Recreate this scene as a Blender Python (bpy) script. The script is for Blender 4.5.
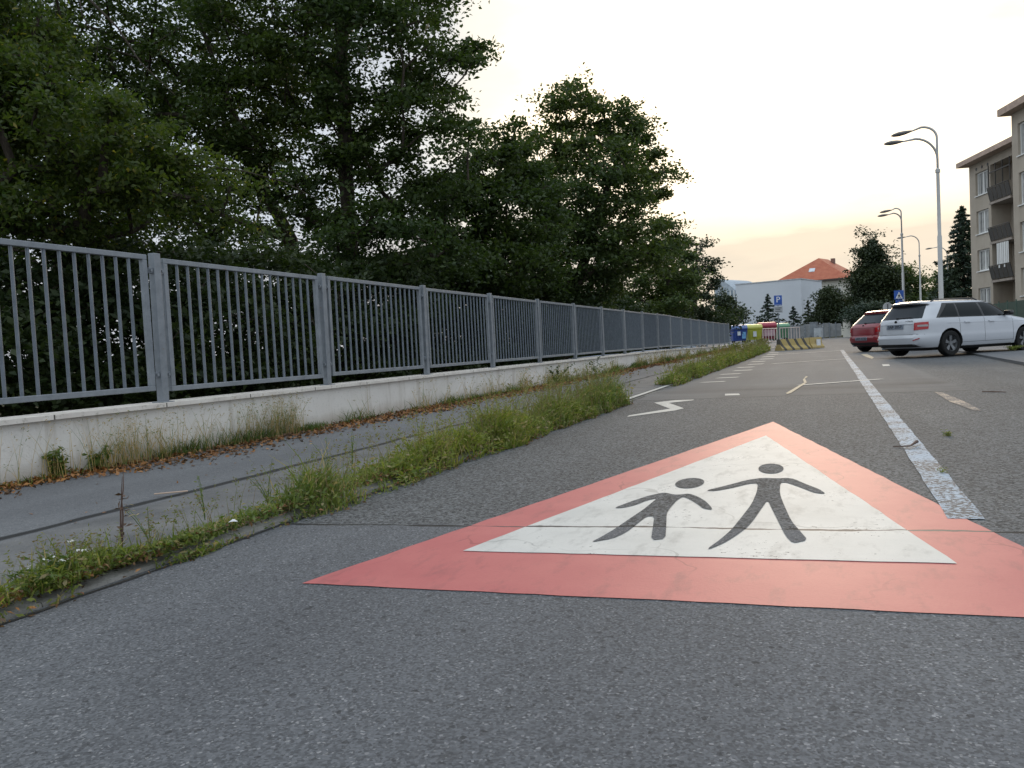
import bpy, bmesh, math, random
import numpy as np
from mathutils import Vector, Matrix
random.seed(7); rng = np.random.default_rng(11)
R = math.radians
scene = bpy.context.scene
for o in list(bpy.data.objects): bpy.data.objects.remove(o)
C = scene.collection

# ------------------------------------------------------------------ camera
F, CAM_H, RHO, PSI, TH = 820.0, 0.80, 0.05, 0.36556, 0.04309
fw = Vector((-math.sin(PSI)*math.cos(TH), math.cos(PSI)*math.cos(TH), -math.sin(TH)))
rt = fw.cross(Vector((0, 0, 1))).normalized(); up = rt.cross(fw)
r2 = rt*math.cos(RHO) - up*math.sin(RHO); u2 = rt*math.sin(RHO) + up*math.cos(RHO)
cam_d = bpy.data.cameras.new('camera'); cam = bpy.data.objects.new('camera', cam_d); C.objects.link(cam)
M = Matrix((r2, u2, -fw)).transposed().to_4x4(); M.translation = Vector((0, 0, CAM_H)); cam.matrix_world = M
cam_d.sensor_width = 36; cam_d.lens = F/1024*36; cam_d.clip_start = 0.05; cam_d.clip_end = 4000
scene.camera = cam

# ------------------------------------------------------------------ light
SUN_EL, SUN_AZ = R(13), R(-1)          # azimuth from +Y towards +X
sund = Vector((math.sin(SUN_AZ)*math.cos(SUN_EL), math.cos(SUN_AZ)*math.cos(SUN_EL), math.sin(SUN_EL)))
SKY_GAIN = 1.0
w = bpy.data.worlds.new('World'); scene.world = w; w.use_nodes = True
nt = w.node_tree; nt.nodes.clear()
def wn(t, **k):
    n = nt.nodes.new(t)
    for a, b in k.items(): setattr(n, a, b)
    return n
L = nt.links.new
def wmath(op, a, b=None, c=None, clamp=False):
    n = wn('ShaderNodeMath', operation=op); n.use_clamp = clamp
    for i, v in enumerate((a, b, c)):
        if v is None: continue
        if isinstance(v, (int, float)): n.inputs[i].default_value = v
        else: L(v, n.inputs[i])
    return n.outputs[0]
def wmix(f, a, b):
    n = wn('ShaderNodeMix', data_type='RGBA')
    if isinstance(f, (int, float)): n.inputs[0].default_value = f
    else: L(f, n.inputs[0])
    for i, v in ((6, a), (7, b)):
        if isinstance(v, tuple): n.inputs[i].default_value = (*v, 1)
        else: L(v, n.inputs[i])
    return n.outputs[2]
def wramp(f, stops):
    n = wn('ShaderNodeValToRGB'); r = n.color_ramp
    while len(r.elements) < len(stops): r.elements.new(.5)
    for e, (p, c) in zip(r.elements, stops): e.position = p; e.color = (*c, 1)
    L(f, n.inputs[0]); return n.outputs[0]
sky = wn('ShaderNodeTexSky', sky_type='NISHITA'); sky.sun_disc = False
sky.sun_elevation = SUN_EL; sky.sun_rotation = SUN_AZ; sky.air_density = 1.0; sky.dust_density = 1.5
tc = wn('ShaderNodeTexCoord'); vec = tc.outputs['Generated']
nv = wn('ShaderNodeVectorMath', operation='NORMALIZE'); L(vec, nv.inputs[0])
sep = wn('ShaderNodeSeparateXYZ'); L(nv.outputs[0], sep.inputs[0]); el = sep.outputs[2]
dt = wn('ShaderNodeVectorMath', operation='DOT_PRODUCT'); L(nv.outputs[0], dt.inputs[0]); dt.inputs[1].default_value = sund
prox = dt.outputs['Value']
# noise on a flattened cloud layer: direction / (elevation + c)
inv = wmath('DIVIDE', 1.0, wmath('ADD', wmath('MAXIMUM', el, 0.0), 0.12))
sc_ = wn('ShaderNodeVectorMath', operation='SCALE'); L(nv.outputs[0], sc_.inputs[0]); L(inv, sc_.inputs['Scale'])
nz = wn('ShaderNodeTexNoise'); L(sc_.outputs[0], nz.inputs['Vector']); nz.inputs['Scale'].default_value = 1.1; nz.inputs['Detail'].default_value = 6; nz.inputs['Roughness'].default_value = .55
cl = nz.outputs[0]
nzb = wn('ShaderNodeTexNoise'); L(sc_.outputs[0], nzb.inputs['Vector']); nzb.inputs['Scale'].default_value = 2.6; nzb.inputs['Detail'].default_value = 5
# cloud brightness/colour by nearness to the sun
cloud = wramp(wmath('ADD', prox, wmath('MULTIPLY', wmath('SUBTRACT', cl, .5), .16)),
    [(0.0, (.74, .82, .89)), (.70, (.55, .62, .72)), (.85, (.54, .59, .66)), (.915, (.65, .665, .685)), (.955, (1.02, .94, .77)), (1.0, (1.9, 1.55, 1.12))])
blue = wmix(1.0, (0, 0, 0), (0, 0, 0))
# clear sky seen through gaps, from the Nishita texture
sm = wn('ShaderNodeVectorMath', operation='SCALE'); L(sky.outputs[0], sm.inputs[0]); sm.inputs['Scale'].default_value = .12
gap = wmath('MULTIPLY', wmath('SUBTRACT', cl, .50, clamp=True), 3.0, clamp=True)
gapf = wmath('MULTIPLY', gap, wmath('SUBTRACT', 1.0, wmath('MULTIPLY', wmath('SUBTRACT', prox, .75, clamp=True), 5.0, clamp=True)))
tone = wmath('ADD', .86, wmath('MULTIPLY', nzb.outputs[0], .28))
tv = wn('ShaderNodeVectorMath', operation='SCALE'); L(cloud, tv.inputs[0]); L(tone, tv.inputs['Scale'])
col = wmix(gapf, tv.outputs[0], sm.outputs[0])
# low haze bank over the horizon, greyer and warmer
hz = wmath('MULTIPLY', wmath('SUBTRACT', wmath('ADD', .175, wmath('MULTIPLY', wmath('SUBTRACT', cl, .5), .10)), el), 14.0, clamp=True)
hz = wmath('MULTIPLY', hz, .88)
hazec = wramp(prox, [(0.0, (.50, .53, .60)), (.80, (.50, .51, .54)), (.95, (.62, .56, .49)), (1.0, (.70, .60, .47))])
col = wmix(hz, col, hazec)
# a few darker small clouds low over the horizon
ds = wmath('MULTIPLY', wmath('SUBTRACT', nzb.outputs[0], .60, clamp=True), 5.0, clamp=True)
ds = wmath('MULTIPLY', ds, wmath('SUBTRACT', 1.0, wmath('MULTIPLY', wmath('ABSOLUTE', wmath('SUBTRACT', el, .17)), 12.0), clamp=True))
col = wmix(wmath('MULTIPLY', ds, .5), col, (.72, .60, .50))
# overcast sky is brightest overhead
zen = wmath('ADD', 1.0, wmath('MULTIPLY', wmath('MULTIPLY', wmath('SUBTRACT', el, .38, clamp=True), 2.2, clamp=True), .45))
z2 = wn('ShaderNodeVectorMath', operation='SCALE'); L(col, z2.inputs[0]); L(zen, z2.inputs['Scale'])
bg = wn('ShaderNodeBackground'); L(z2.outputs[0], bg.inputs[0]); bg.inputs[1].default_value = SKY_GAIN
wo = wn('ShaderNodeOutputWorld'); L(bg.outputs[0], wo.inputs[0])
sl = bpy.data.lights.new('sun', 'SUN'); sl.energy = 0.8; sl.angle = R(14); sl.color = (1.0, .80, .58)
so = bpy.data.objects.new('sun', sl); C.objects.link(so); so.rotation_euler = (-sund).to_track_quat('-Z', 'Y').to_euler()
vs = scene.view_settings; vs.view_transform = 'Standard'; vs.look = 'None'; vs.gamma = 1; vs.use_curve_mapping = False
vs.exposure = 0.30

# ------------------------------------------------------------------ helpers
_GY = [-50, 15, 30, 37, 48, 67, 100, 3000]; _GZ = [0, 0, .04, .07, .15, .30, .45, .45]
def g(y):
    return float(np.interp(y, _GY, _GZ))
CAMP = Vector((0, 0, CAM_H))
def ray(px, py): return fw*F + r2*(px-512) - u2*(py-384)
def gp(px, py, off=0.0):
    z = off
    for _ in range(30):
        d = ray(px, py); p = CAMP + d*((z-CAM_H)/d.z); z = g(p.y)+off
    return p
def cp(px, py, zc): return CAMP + ray(px, py)*(zc/F)
def hor(px): return 333 + .05*(824-px)
def cg(px, zc):
    p = cp(px, hor(px), zc); p.z = g(p.y); return p

def tag(o, label=None, cat=None, group=None, kind=None):
    if label: o['label'] = label
    if cat: o['category'] = cat
    if group: o['group'] = group
    if kind: o['kind'] = kind
    return o
def thing(name, label, cat, loc=(0, 0, 0), rz=0, group=None):
    o = bpy.data.objects.new(name, None); C.objects.link(o); o.location = loc; o.rotation_euler = (0, 0, rz)
    o.empty_display_size = .1
    return tag(o, label, cat, group)
def mkobj(name, me, mat, parent=None):
    o = bpy.data.objects.new(name, me); C.objects.link(o)
    if parent is not None: o.parent = parent
    for m in (mat if isinstance(mat, (list, tuple)) else [mat]): me.materials.append(m)
    return o
class MB:
    def __init__(s): s.v = []; s.f = []; s.mi = []
    def add(s, vs, fs, mi=0):
        b = len(s.v); s.v += [tuple(v) for v in vs]; s.f += [tuple(b+i for i in f) for f in fs]; s.mi += [mi]*len(fs)
    def box(s, x0, x1, y0, y1, z0, z1, mi=0):
        s.add([(x0,y0,z0),(x1,y0,z0),(x1,y1,z0),(x0,y1,z0),(x0,y0,z1),(x1,y0,z1),(x1,y1,z1),(x0,y1,z1)],
              [(0,3,2,1),(4,5,6,7),(0,1,5,4),(1,2,6,5),(2,3,7,6),(3,0,4,7)], mi)
    def bbox(s, x0, x1, y0, y1, z0, z1, b=.01, mi=0):
        bm = bmesh.new(); bmesh.ops.create_cube(bm, size=1)
        for v in bm.verts: v.co = Vector(((x0+x1)/2+v.co.x*(x1-x0), (y0+y1)/2+v.co.y*(y1-y0), (z0+z1)/2+v.co.z*(z1-z0)))
        bmesh.ops.bevel(bm, geom=list(bm.edges), offset=b, segments=2, affect='EDGES', profile=.5)
        s.add([v.co[:] for v in bm.verts], [[v.index for v in f.verts] for f in bm.faces], mi); bm.free()
    def tube(s, pts, rad, n=8, caps=True, mi=0):
        pts = [Vector(p) for p in pts]
        if not hasattr(rad, '__len__'): rad = [rad]*len(pts)
        b = len(s.v); fr = None
        for i, p in enumerate(pts):
            t = (pts[min(i+1, len(pts)-1)]-pts[max(i-1, 0)]).normalized()
            if fr is None:
                a = Vector((0, 0, 1)) if abs(t.z) < .9 else Vector((1, 0, 0)); fr = t.cross(a).normalized()
            fr = (fr - t*fr.dot(t)).normalized(); bi = t.cross(fr)
            for k in range(n):
                an = 2*math.pi*k/n; s.v.append(tuple(p+(fr*math.cos(an)+bi*math.sin(an))*rad[i]))
        for i in range(len(pts)-1):
            for k in range(n):
                k2 = (k+1) % n; s.f.append((b+i*n+k, b+i*n+k2, b+(i+1)*n+k2, b+(i+1)*n+k)); s.mi.append(mi)
        if caps:
            s.f.append(tuple(b+k for k in reversed(range(n)))); s.f.append(tuple(b+(len(pts)-1)*n+k for k in range(n))); s.mi += [mi, mi]
    def lathe(s, prof, n=24, axis='z', c=(0, 0, 0), mi=0, caps=True):
        b = len(s.v)
        for r_, h in prof:
            for k in range(n):
                a = 2*math.pi*k/n; x, y = r_*math.cos(a), r_*math.sin(a)
                s.v.append((c[0]+x, c[1]+y, c[2]+h) if axis == 'z' else (c[0]+x, c[1]+h, c[2]+y))
        for i in range(len(prof)-1):
            for k in range(n):
                k2 = (k+1) % n; s.f.append((b+i*n+k, b+i*n+k2, b+(i+1)*n+k2, b+(i+1)*n+k)); s.mi.append(mi)
        for e in (0, len(prof)-1):
            if caps and prof[e][0] > 1e-4: s.f.append(tuple(b+e*n+k for k in range(n))); s.mi.append(mi)
    def prism(s, poly, z0, z1, mi=0):
        n = len(poly); s.add([(x, y, z0) for x, y in poly]+[(x, y, z1) for x, y in poly],
            [tuple(reversed(range(n))), tuple(range(n, 2*n))]+[(i, (i+1) % n, n+(i+1) % n, n+i) for i in range(n)], mi)
    def xform(s, m):
        s.v = [tuple(m @ Vector(v)) for v in s.v]; return s
    def build(s, name, mat, parent=None, smooth=False, recalc=True):
        me = bpy.data.meshes.new(name); me.from_pydata(s.v, [], s.f)
        o = mkobj(name, me, mat, parent)
        if any(s.mi): me.polygons.foreach_set('material_index', s.mi)
        if recalc:
            bm = bmesh.new(); bm.from_mesh(me); bmesh.ops.recalc_face_normals(bm, faces=bm.faces); bm.to_mesh(me); bm.free()
        if smooth:
            me.polygons.foreach_set('use_smooth', [True]*len(me.polygons))
            me.set_sharp_from_angle(angle=R(35))
        me.update(); return o

# ------------------------------------------------------------------ materials
class NT:
    def __init__(s, name, rough=.7, spec=.5, metal=0.0):
        s.m = bpy.data.materials.new(name); s.m.use_nodes = True; s.t = s.m.node_tree; s.b = s.t.nodes['Principled BSDF']
        s.b.inputs['Roughness'].default_value = rough; s.b.inputs['Metallic'].default_value = metal
        s.b.inputs['Specular IOR Level'].default_value = spec; s._c = {}
    def n(s, t, **k):
        x = s.t.nodes.new(t)
        for a, b in k.items(): setattr(x, a, b)
        return x
    def put(s, sock, v):
        if isinstance(v, (int, float)): sock.default_value = v
        elif isinstance(v, tuple): sock.default_value = (*v, 1) if len(v) == 3 and sock.type == 'RGBA' else v
        else: s.t.links.new(v, sock)
    def pos(s):
        if 'p' not in s._c: s._c['p'] = s.n('ShaderNodeNewGeometry').outputs['Position']
        return s._c['p']
    def obj(s):
        if 'o' not in s._c: s._c['o'] = s.n('ShaderNodeTexCoord').outputs['Object']
        return s._c['o']
    def noise(s, scale, detail=3, rough=.5, vec=None, stretch=None, dist=0):
        v = vec if vec is not None else s.pos()
        if stretch:
            m = s.n('ShaderNodeMapping'); s.put(m.inputs['Vector'], v); m.inputs['Scale'].default_value = stretch; v = m.outputs[0]
        x = s.n('ShaderNodeTexNoise'); s.put(x.inputs['Vector'], v); x.inputs['Scale'].default_value = scale
        x.inputs['Detail'].default_value = detail; x.inputs['Roughness'].default_value = rough; x.inputs['Distortion'].default_value = dist
        return x.outputs[0]
    def vor(s, scale, feature='F1', vec=None, out='Distance'):
        x = s.n('ShaderNodeTexVoronoi', feature=feature); s.put(x.inputs['Vector'], vec if vec is not None else s.pos()); x.inputs['Scale'].default_value = scale
        return x.outputs[out]
    def math(s, op, a, b=0.0, c=None, clamp=False):
        x = s.n('ShaderNodeMath', operation=op); x.use_clamp = clamp; s.put(x.inputs[0], a); s.put(x.inputs[1], b)
        if c is not None: s.put(x.inputs[2], c)
        return x.outputs[0]
    def step(s, f, a, b):
        x = s.n('ShaderNodeMapRange'); x.clamp = True; s.put(x.inputs[0], f); x.inputs[1].default_value = a; x.inputs[2].default_value = b
        return x.outputs[0]
    def mix(s, f, a, b, mode='MIX'):
        x = s.n('ShaderNodeMix', data_type='RGBA', blend_type=mode); s.put(x.inputs[0], f); s.put(x.inputs[6], a); s.put(x.inputs[7], b); return x.outputs[2]
    def bump(s, h, dist=.01, strength=1.0):
        x = s.n('ShaderNodeBump'); s.put(x.inputs['Height'], h); x.inputs['Distance'].default_value = dist; x.inputs['Strength'].default_value = strength
        s.t.links.new(x.outputs[0], s.b.inputs['Normal'])
    def base(s, c): s.put(s.b.inputs['Base Color'], c); return s
    def xyz(s):
        if 'x' not in s._c:
            q = s.n('ShaderNodeSeparateXYZ'); s.put(q.inputs[0], s.pos()); s._c['x'] = q.outputs
        return s._c['x']
def simple(name, col, rough=.6, spec=.5, metal=0., var=.25, scale=3., bump=0.):
    k = NT(name, rough, spec, metal)
    n1 = k.noise(scale, 4, .6, vec=k.obj())
    k.base(k.mix(k.step(n1, .3, .75), tuple(c*(1-var) for c in col), tuple(min(1, c*(1+var*.6)) for c in col)))
    if bump: k.bump(k.noise(scale*12, 3, vec=k.obj()), bump)
    return k.m

def crack_mask(k):
    """transverse construction joint in the asphalt at Y ~3.4..3.6 m, thin and wandering"""
    x = k.xyz(); w1 = k.noise(1.6, 3, .6); w2 = k.noise(14, 2, .5)
    line = k.math('ADD', k.math('MULTIPLY', x[0], .085), 3.52)
    d = k.math('SUBTRACT', k.math('SUBTRACT', x[1], line), k.math('MULTIPLY', k.math('SUBTRACT', w1, .5), .10))
    d = k.math('ABSOLUTE', k.math('ADD', d, k.math('MULTIPLY', k.math('SUBTRACT', w2, .5), .03)))
    lim = k.math('MULTIPLY', k.math('SUBTRACT', k.noise(3.1, 2), .30, clamp=True), .055)
    return k.math('LESS_THAN', d, lim)
def asphalt(name, sections=True, lo=.052, hi=.085, seam=None):
    k = NT(name, .85, .30)
    x = k.xyz()
    big = k.noise(.7, 4, .6); mid = k.noise(6, 4, .6)
    fine = k.vor(210, out='Color'); fs = k.n('ShaderNodeSeparateColor'); k.put(fs.inputs[0], fine); fs = fs.outputs[0]
    grit = k.noise(260, 3, .7); coarse = k.vor(75, out='Color'); cs = k.n('ShaderNodeSeparateColor'); k.put(cs.inputs[0], coarse); cs = cs.outputs[1]
    c3 = k.vor(150, out='Color'); c3s = k.n('ShaderNodeSeparateColor'); k.put(c3s.inputs[0], c3)
    gg = k.math('ADD', k.math('MULTIPLY', c3s.outputs[2], .55), k.math('MULTIPLY', grit, .55))
    smooth_c = k.mix(k.step(gg, .18, .92), (.050, .053, .058), (.150, .157, .170))
    smooth_c = k.mix(k.math('MULTIPLY', k.step(c3s.outputs[0], .965, 1.0), .7), smooth_c, (.32, .32, .33))
    smooth_c = k.mix(k.math('MULTIPLY', k.step(fs, .965, 1.0), .6), smooth_c, (.34, .34, .34))
    smooth_c = k.mix(k.math('MULTIPLY', k.step(cs, .06, .0), .6), smooth_c, (.018, .018, .019))
    rough_c = k.mix(k.step(cs, .0, 1.0), (.022, .024, .026), (.138, .144, .150))
    rough_c = k.mix(k.math('MULTIPLY', k.step(fs, .88, 1.0), .7), rough_c, (.27, .26, .25))
    far_c = k.mix(k.step(grit, .25, .8), (.092, .095, .099), (.145, .148, .152))
    wig = k.math('MULTIPLY', k.math('SUBTRACT', k.noise(2.5, 3), .5), .18)
    if sections:
        yj = k.math('SUBTRACT', k.math('SUBTRACT', x[1], k.math('MULTIPLY', x[0], .085)), k.math('ADD', 3.52, wig))
        c = k.mix(k.step(yj, -.01, .01), smooth_c, rough_c)
        # far patch: bounded left of X=1.6 and beyond Y ~11.3
        yp = k.math('SUBTRACT', x[1], k.math('ADD', k.math('ADD', 11.35, wig), k.math('MULTIPLY', x[0], .10)))
        inx = k.step(x[0], 1.70, 1.62)
        far = k.math('MULTIPLY', k.step(yp, -.02, .02), inx)
        c = k.mix(far, c, far_c)
        dark = k.math('MULTIPLY', far, k.math('MULTIPLY', k.step(yp, 3.2, 1.6), k.step(k.noise(.6, 3, vec=None, stretch=(.5, 1.6, 1)), .35, .62)))
        c = k.mix(k.math('MULTIPLY', dark, .55), c, (.045, .042, .040))
        seamd = k.math('ABSOLUTE', yp)
        c = k.mix(k.math('MULTIPLY', k.math('LESS_THAN', seamd, .03), inx), c, (.04, .04, .04))
        c = k.mix(crack_mask(k), c, (.018, .018, .018))
    else:
        c = k.mix(1.0, k.mix(.5, smooth_c, far_c), (1.2, 1.2, 1.2), 'MULTIPLY')
    band = k.step(k.noise(1.0, 4, .6, stretch=(1.6, .10, 1)), .38, .66)
    c = k.mix(k.math('MULTIPLY', band, .42), c, k.mix(1.0, c, (.62, .62, .63), 'MULTIPLY'))
    pale = k.step(k.noise(.33, 5, .65), .50, .68)
    c = k.mix(k.math('MULTIPLY', pale, .38), c, k.mix(1.0, c, (1.5, 1.48, 1.42), 'MULTIPLY'))
    # stains, tyre polish, dust
    st = k.step(big, .30, .70)
    c = k.mix(k.math('MULTIPLY', st, .30), c, k.mix(1.0, c, (1.30, 1.30, 1.28), 'MULTIPLY'))
    c = k.mix(k.math('MULTIPLY', k.step(mid, .62, .75), .30), c, (.055, .055, .056))
    spots = k.vor(1.3); sp = k.math('MULTIPLY', k.step(spots, .05, .02), k.step(k.noise(8, 2), .4, .6))
    c = k.mix(k.math('MULTIPLY', sp, .7), c, (.03, .03, .03))
    if seam is not None:
        d = k.math('ABSOLUTE', k.math('SUBTRACT', k.math('SUBTRACT', x[0], seam), k.math('MULTIPLY', k.math('SUBTRACT', k.noise(.9, 3), .5), .18)))
        c = k.mix(k.step(d, .045, .022), c, (.020, .021, .022))
        conc = k.mix(k.step(k.noise(2.2, 5, .65), .35, .65), (.075, .075, .075), (.19, .185, .175))
        c = k.mix(k.math('MULTIPLY', k.step(k.math('SUBTRACT', x[0], seam), .02, .10), .65), c, conc)
    k.base(c)
    k.put(k.b.inputs['Roughness'], k.math('ADD', .70, k.math('MULTIPLY', grit, .3)))
    k.bump(k.math('ADD', k.math('MULTIPLY', cs, .6), k.math('MULTIPLY', grit, .7)), .0032, .9)
    return k.m
def paint(name, col, wear=.55, tint=None, crack=True, rough=.5, speck=True):
    k = NT(name, rough, .4)
    n1 = k.noise(2.2, 5, .65); n2 = k.noise(45, 4, .7); n3 = k.noise(9, 5, .7, stretch=(1, .35, 1))
    c = k.mix(k.step(n1, .3, .7), col, tint or tuple(v*.82 for v in col))
    c = k.mix(k.math('MULTIPLY', k.step(n3, .52, .70), .55), c, tuple(v*.48+.03 for v in col))
    c = k.mix(k.math('MULTIPLY', k.step(k.noise(120, 3, .7), .55, .8), .25), c, tuple(v*.5 for v in col))
    worn = k.math('GREATER_THAN', k.math('ADD', k.math('MULTIPLY', n2, .6), k.math('MULTIPLY', n1, .4)), wear)
    c = k.mix(worn, c, (.085, .085, .088))
    if crack: c = k.mix(crack_mask(k), c, (.05, .045, .045))
    # thin crazing cracks of the thermoplastic
    e = k.vor(.9, 'DISTANCE_TO_EDGE', vec=k.math and k.n('ShaderNodeVectorMath').outputs[0]) if False else None
    vm = k.n('ShaderNodeVectorMath', operation='ADD'); k.put(vm.inputs[0], k.pos())
    nn = k.n('ShaderNodeTexNoise'); k.put(nn.inputs['Vector'], k.pos()); nn.inputs['Scale'].default_value = 3
    sc2 = k.n('ShaderNodeVectorMath', operation='SCALE'); k.put(sc2.inputs[0], nn.outputs['Color']); sc2.inputs['Scale'].default_value = .5
    k.put(vm.inputs[1], sc2.outputs[0])
    ed = k.vor(1.1, 'DISTANCE_TO_EDGE', vec=vm.outputs[0])
    cm = k.math('MULTIPLY', k.math('LESS_THAN', ed, .006), k.step(k.noise(1.3, 2), .48, .56))
    c = k.mix(k.math('MULTIPLY', cm, .4), c, tuple(v*.35 for v in col))
    k.base(c); k.bump(k.math('ADD', k.math('MULTIPLY', k.vor(75), .5), k.noise(200, 2)), .0007, .7)
    return k.m
def foliage(name, a, b, c3=None, trans=.35, c3f=.12):
    k = NT(name, .55, .35)
    ge = k.n('ShaderNodeNewGeometry'); rnd = ge.outputs['Random Per Island']
    c = k.mix(rnd, a, b)
    c = k.mix(k.step(k.noise(.45, 3), .35, .65), c, k.mix(1.0, c, (1.35, 1.2, .85), 'MULTIPLY'))
    if c3: c = k.mix(k.math('GREATER_THAN', rnd, 1-c3f), c, c3)
    k.base(c)
    tr = k.n('ShaderNodeBsdfTranslucent'); k.put(tr.inputs[0], k.mix(1.0, c, (1.5, 1.6, .7), 'MULTIPLY'))
    ms = k.n('ShaderNodeMixShader'); ms.inputs[0].default_value = trans
    k.t.links.new(k.b.outputs[0], ms.inputs[1]); k.t.links.new(tr.outputs[0], ms.inputs[2])
    k.t.links.new(ms.outputs[0], k.t.nodes['Material Output'].inputs[0]); return k.m
def glass_dark(name, col=(.012, .014, .016), rough=.05):
    k = NT(name, rough, .12); k.base(col); return k.m

M_road = asphalt('road_asphalt')
M_walk = asphalt('pavement_asphalt', False, seam=-3.52)
M_apron = asphalt('apron_asphalt', False)
kk = NT('concrete_kerb', .8, .3)
c = kk.mix(kk.step(kk.noise(5, 5, .65), .3, .7), (.17, .165, .15), (.29, .28, .26)); c = kk.mix(kk.math('MULTIPLY', kk.step(kk.noise(90, 3), .5, .75), .5), c, (.09, .088, .08)); kk.base(c); kk.bump(kk.noise(120, 3), .003); M_kerb = kk.m
kk = NT('soil_and_grass', .95, .1)
c = kk.mix(kk.step(kk.noise(1.1, 5, .7), .35, .65), (.045, .055, .02), (.085, .07, .045)); kk.base(c); kk.bump(kk.noise(18, 5, .7), .05); M_soil = kk.m
kk = NT('wall_render', .85, .25)
x = kk.xyz()
c = kk.mix(kk.step(kk.noise(1.2, 5, .65), .3, .7), (.62, .585, .54), (.72, .69, .65))
drip = kk.math('MULTIPLY', kk.step(kk.noise(5, 5, .7, stretch=(1, 1, .10)), .54, .72), .55)
c = kk.mix(drip, c, (.30, .245, .18))
low = kk.math('MULTIPLY', kk.step(kk.math('ADD', x[2], kk.math('MULTIPLY', kk.noise(3, 4), .22)), .36, .16), .75)
c = kk.mix(low, c, (.26, .20, .135)); c = kk.mix(kk.math('MULTIPLY', kk.step(kk.noise(30, 4, .7), .58, .7), .35), c, (.30, .28, .25))
kk.base(c); kk.bump(kk.noise(70, 4, .6), .004); M_wall = kk.m
kk = NT('coping_stone', .75, .3)
c = kk.mix(kk.step(kk.noise(4, 5, .6), .3, .7), (.58, .53, .48), (.74, .70, .64)); y_ = kk.xyz()[1]
jn = kk.math('LESS_THAN', kk.math('PINGPONG', y_, .5), .006); c = kk.mix(jn, c, (.10, .09, .08)); c = kk.mix(kk.math('MULTIPLY', kk.step(kk.noise(25, 4, .7), .55, .7), .5), c, (.17, .15, .11)); kk.base(c); M_coping = kk.m
kk = NT('galvanised_steel', .52, .5, .35)
c = kk.mix(kk.step(kk.noise(9, 5, .7), .3, .7), (.15, .17, .19), (.27, .295, .32)); c = kk.mix(kk.math('MULTIPLY', kk.step(kk.vor(40), .1, .5), .3), c, (.24, .26, .29))
ru = kk.math('MULTIPLY', kk.step(kk.noise(7, 6, .75), .62, .72), .6); c = kk.mix(ru, c, (.20, .12, .07)); kk.base(c); M_galv = kk.m
M_galv2 = simple('galvanised_bars', (.15, .175, .205), .5, .5, .3, .25, 8)
M_red = paint('red_road_paint', (.40, .105, .105), .70, (.46, .14, .13), rough=.60)
M_whitep = paint('white_road_paint', (.46, .455, .43), .62, (.56, .55, .52), rough=.65)
M_linew = paint('worn_white_paint', (.42, .41, .38), .60, (.50, .49, .45), crack=False, rough=.75)
M_lineb = paint('bluish_white_paint', (.25, .33, .42), .505, (.36, .41, .46), crack=False, rough=.75)
M_liney = paint('yellowed_paint', (.34, .29, .20), .57, (.40, .35, .26), crack=False, rough=.75)
M_worn = paint('remnant_paint', (.34, .27, .21), .475, (.38, .31, .25), crack=False, rough=.75)
kk = NT('bark', .9, .15)
kk.base(kk.mix(kk.step(kk.noise(14, 5, .7, stretch=(1, 1, .2)), .35, .65), (.028, .022, .017), (.075, .062, .048))); kk.bump(kk.noise(30, 4, .7, stretch=(1, 1, .2)), .02); M_bark = kk.m
M_leafA = foliage('leaves_near', (.028, .055, .014), (.070, .096, .025), (.20, .17, .03), .45, .015)
M_leafB = foliage('leaves_dark', (.022, .044, .015), (.050, .080, .024), None, .35)
M_leafC = foliage('leaves_mid', (.030, .055, .020), (.062, .092, .030), None, .35)
M_leafP = foliage('pine_needles', (.018, .032, .018), (.040, .058, .030), None, .15)
M_leafS = foliage('spruce_needles', (.022, .040, .032), (.045, .070, .055), None, .12)
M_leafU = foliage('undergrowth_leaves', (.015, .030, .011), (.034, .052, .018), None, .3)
M_grass = foliage('verge_grass', (.080, .125, .028), (.215, .255, .085), (.32, .26, .14), .4, .18)
M_weed = foliage('broad_weed_leaves', (.045, .085, .022), (.095, .145, .045), (.16, .09, .04), .35, .06)
M_dry = foliage('dry_grass', (.26, .20, .11), (.42, .34, .21), (.12, .17, .05), .3, .3)
M_litter = foliage('fallen_leaves', (.17, .075, .03), (.34, .19, .09), (.10, .06, .035), .1, .3)
M_flower = simple('white_petals', (.75, .75, .70), .7)
M_stem = simple('dry_stem', (.10, .06, .045), .8)
M_gstem = simple('green_stem', (.10, .15, .04), .7)

# ------------------------------------------------------------------ ground and paving
def sheet(name, xs, ys, zf, mat):
    v = [(x, y, zf(x, y)) for y in ys for x in xs]; nx = len(xs)
    f = [(j*nx+i, j*nx+i+1, (j+1)*nx+i+1, (j+1)*nx+i) for j in range(len(ys)-1) for i in range(nx-1)]
    me = bpy.data.meshes.new(name); me.from_pydata(v, [], f); o = mkobj(name, me, mat); tag(o, kind='structure'); return o
ysG = [-60, -20, -6, 0, 4, 8, 12, 15, 22, 30, 37, 48, 58, 67, 80, 100, 200, 500, 1500]
def terr(x, y):
    left = max(0, min(1, (-5.3-x)/1.5)) if y < 49 else 0.0
    return g(y) - .06 - left*.62
sheet('ground', [-1500, -200, -40, -14, -9, -7, -6, -5.3, -5.0, 0, 5, 40, 200, 1500], ysG[:12]+[49, 50]+ysG[12:], terr, M_soil)
ysR = [y for y in np.arange(-8, 78, 1.0)]
sheet('road', [-2.52, 0, 3, 8, 30], ysR, lambda x, y: g(y), M_road)
def walkz(x): return .024 + (-2.64-x)*.031
sheet('pavement', [-5.02, -4.2, -3.5, -2.64], [y for y in np.arange(-8, 49, 1.0)], lambda x, y: g(y)+walkz(x), M_walk)
sheet('container_stand', [-16, -9, -5, -2.60], list(np.arange(48, 79, 1.0)), lambda x, y: g(y)+walkz(max(x, -5)) , M_apron)
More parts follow.
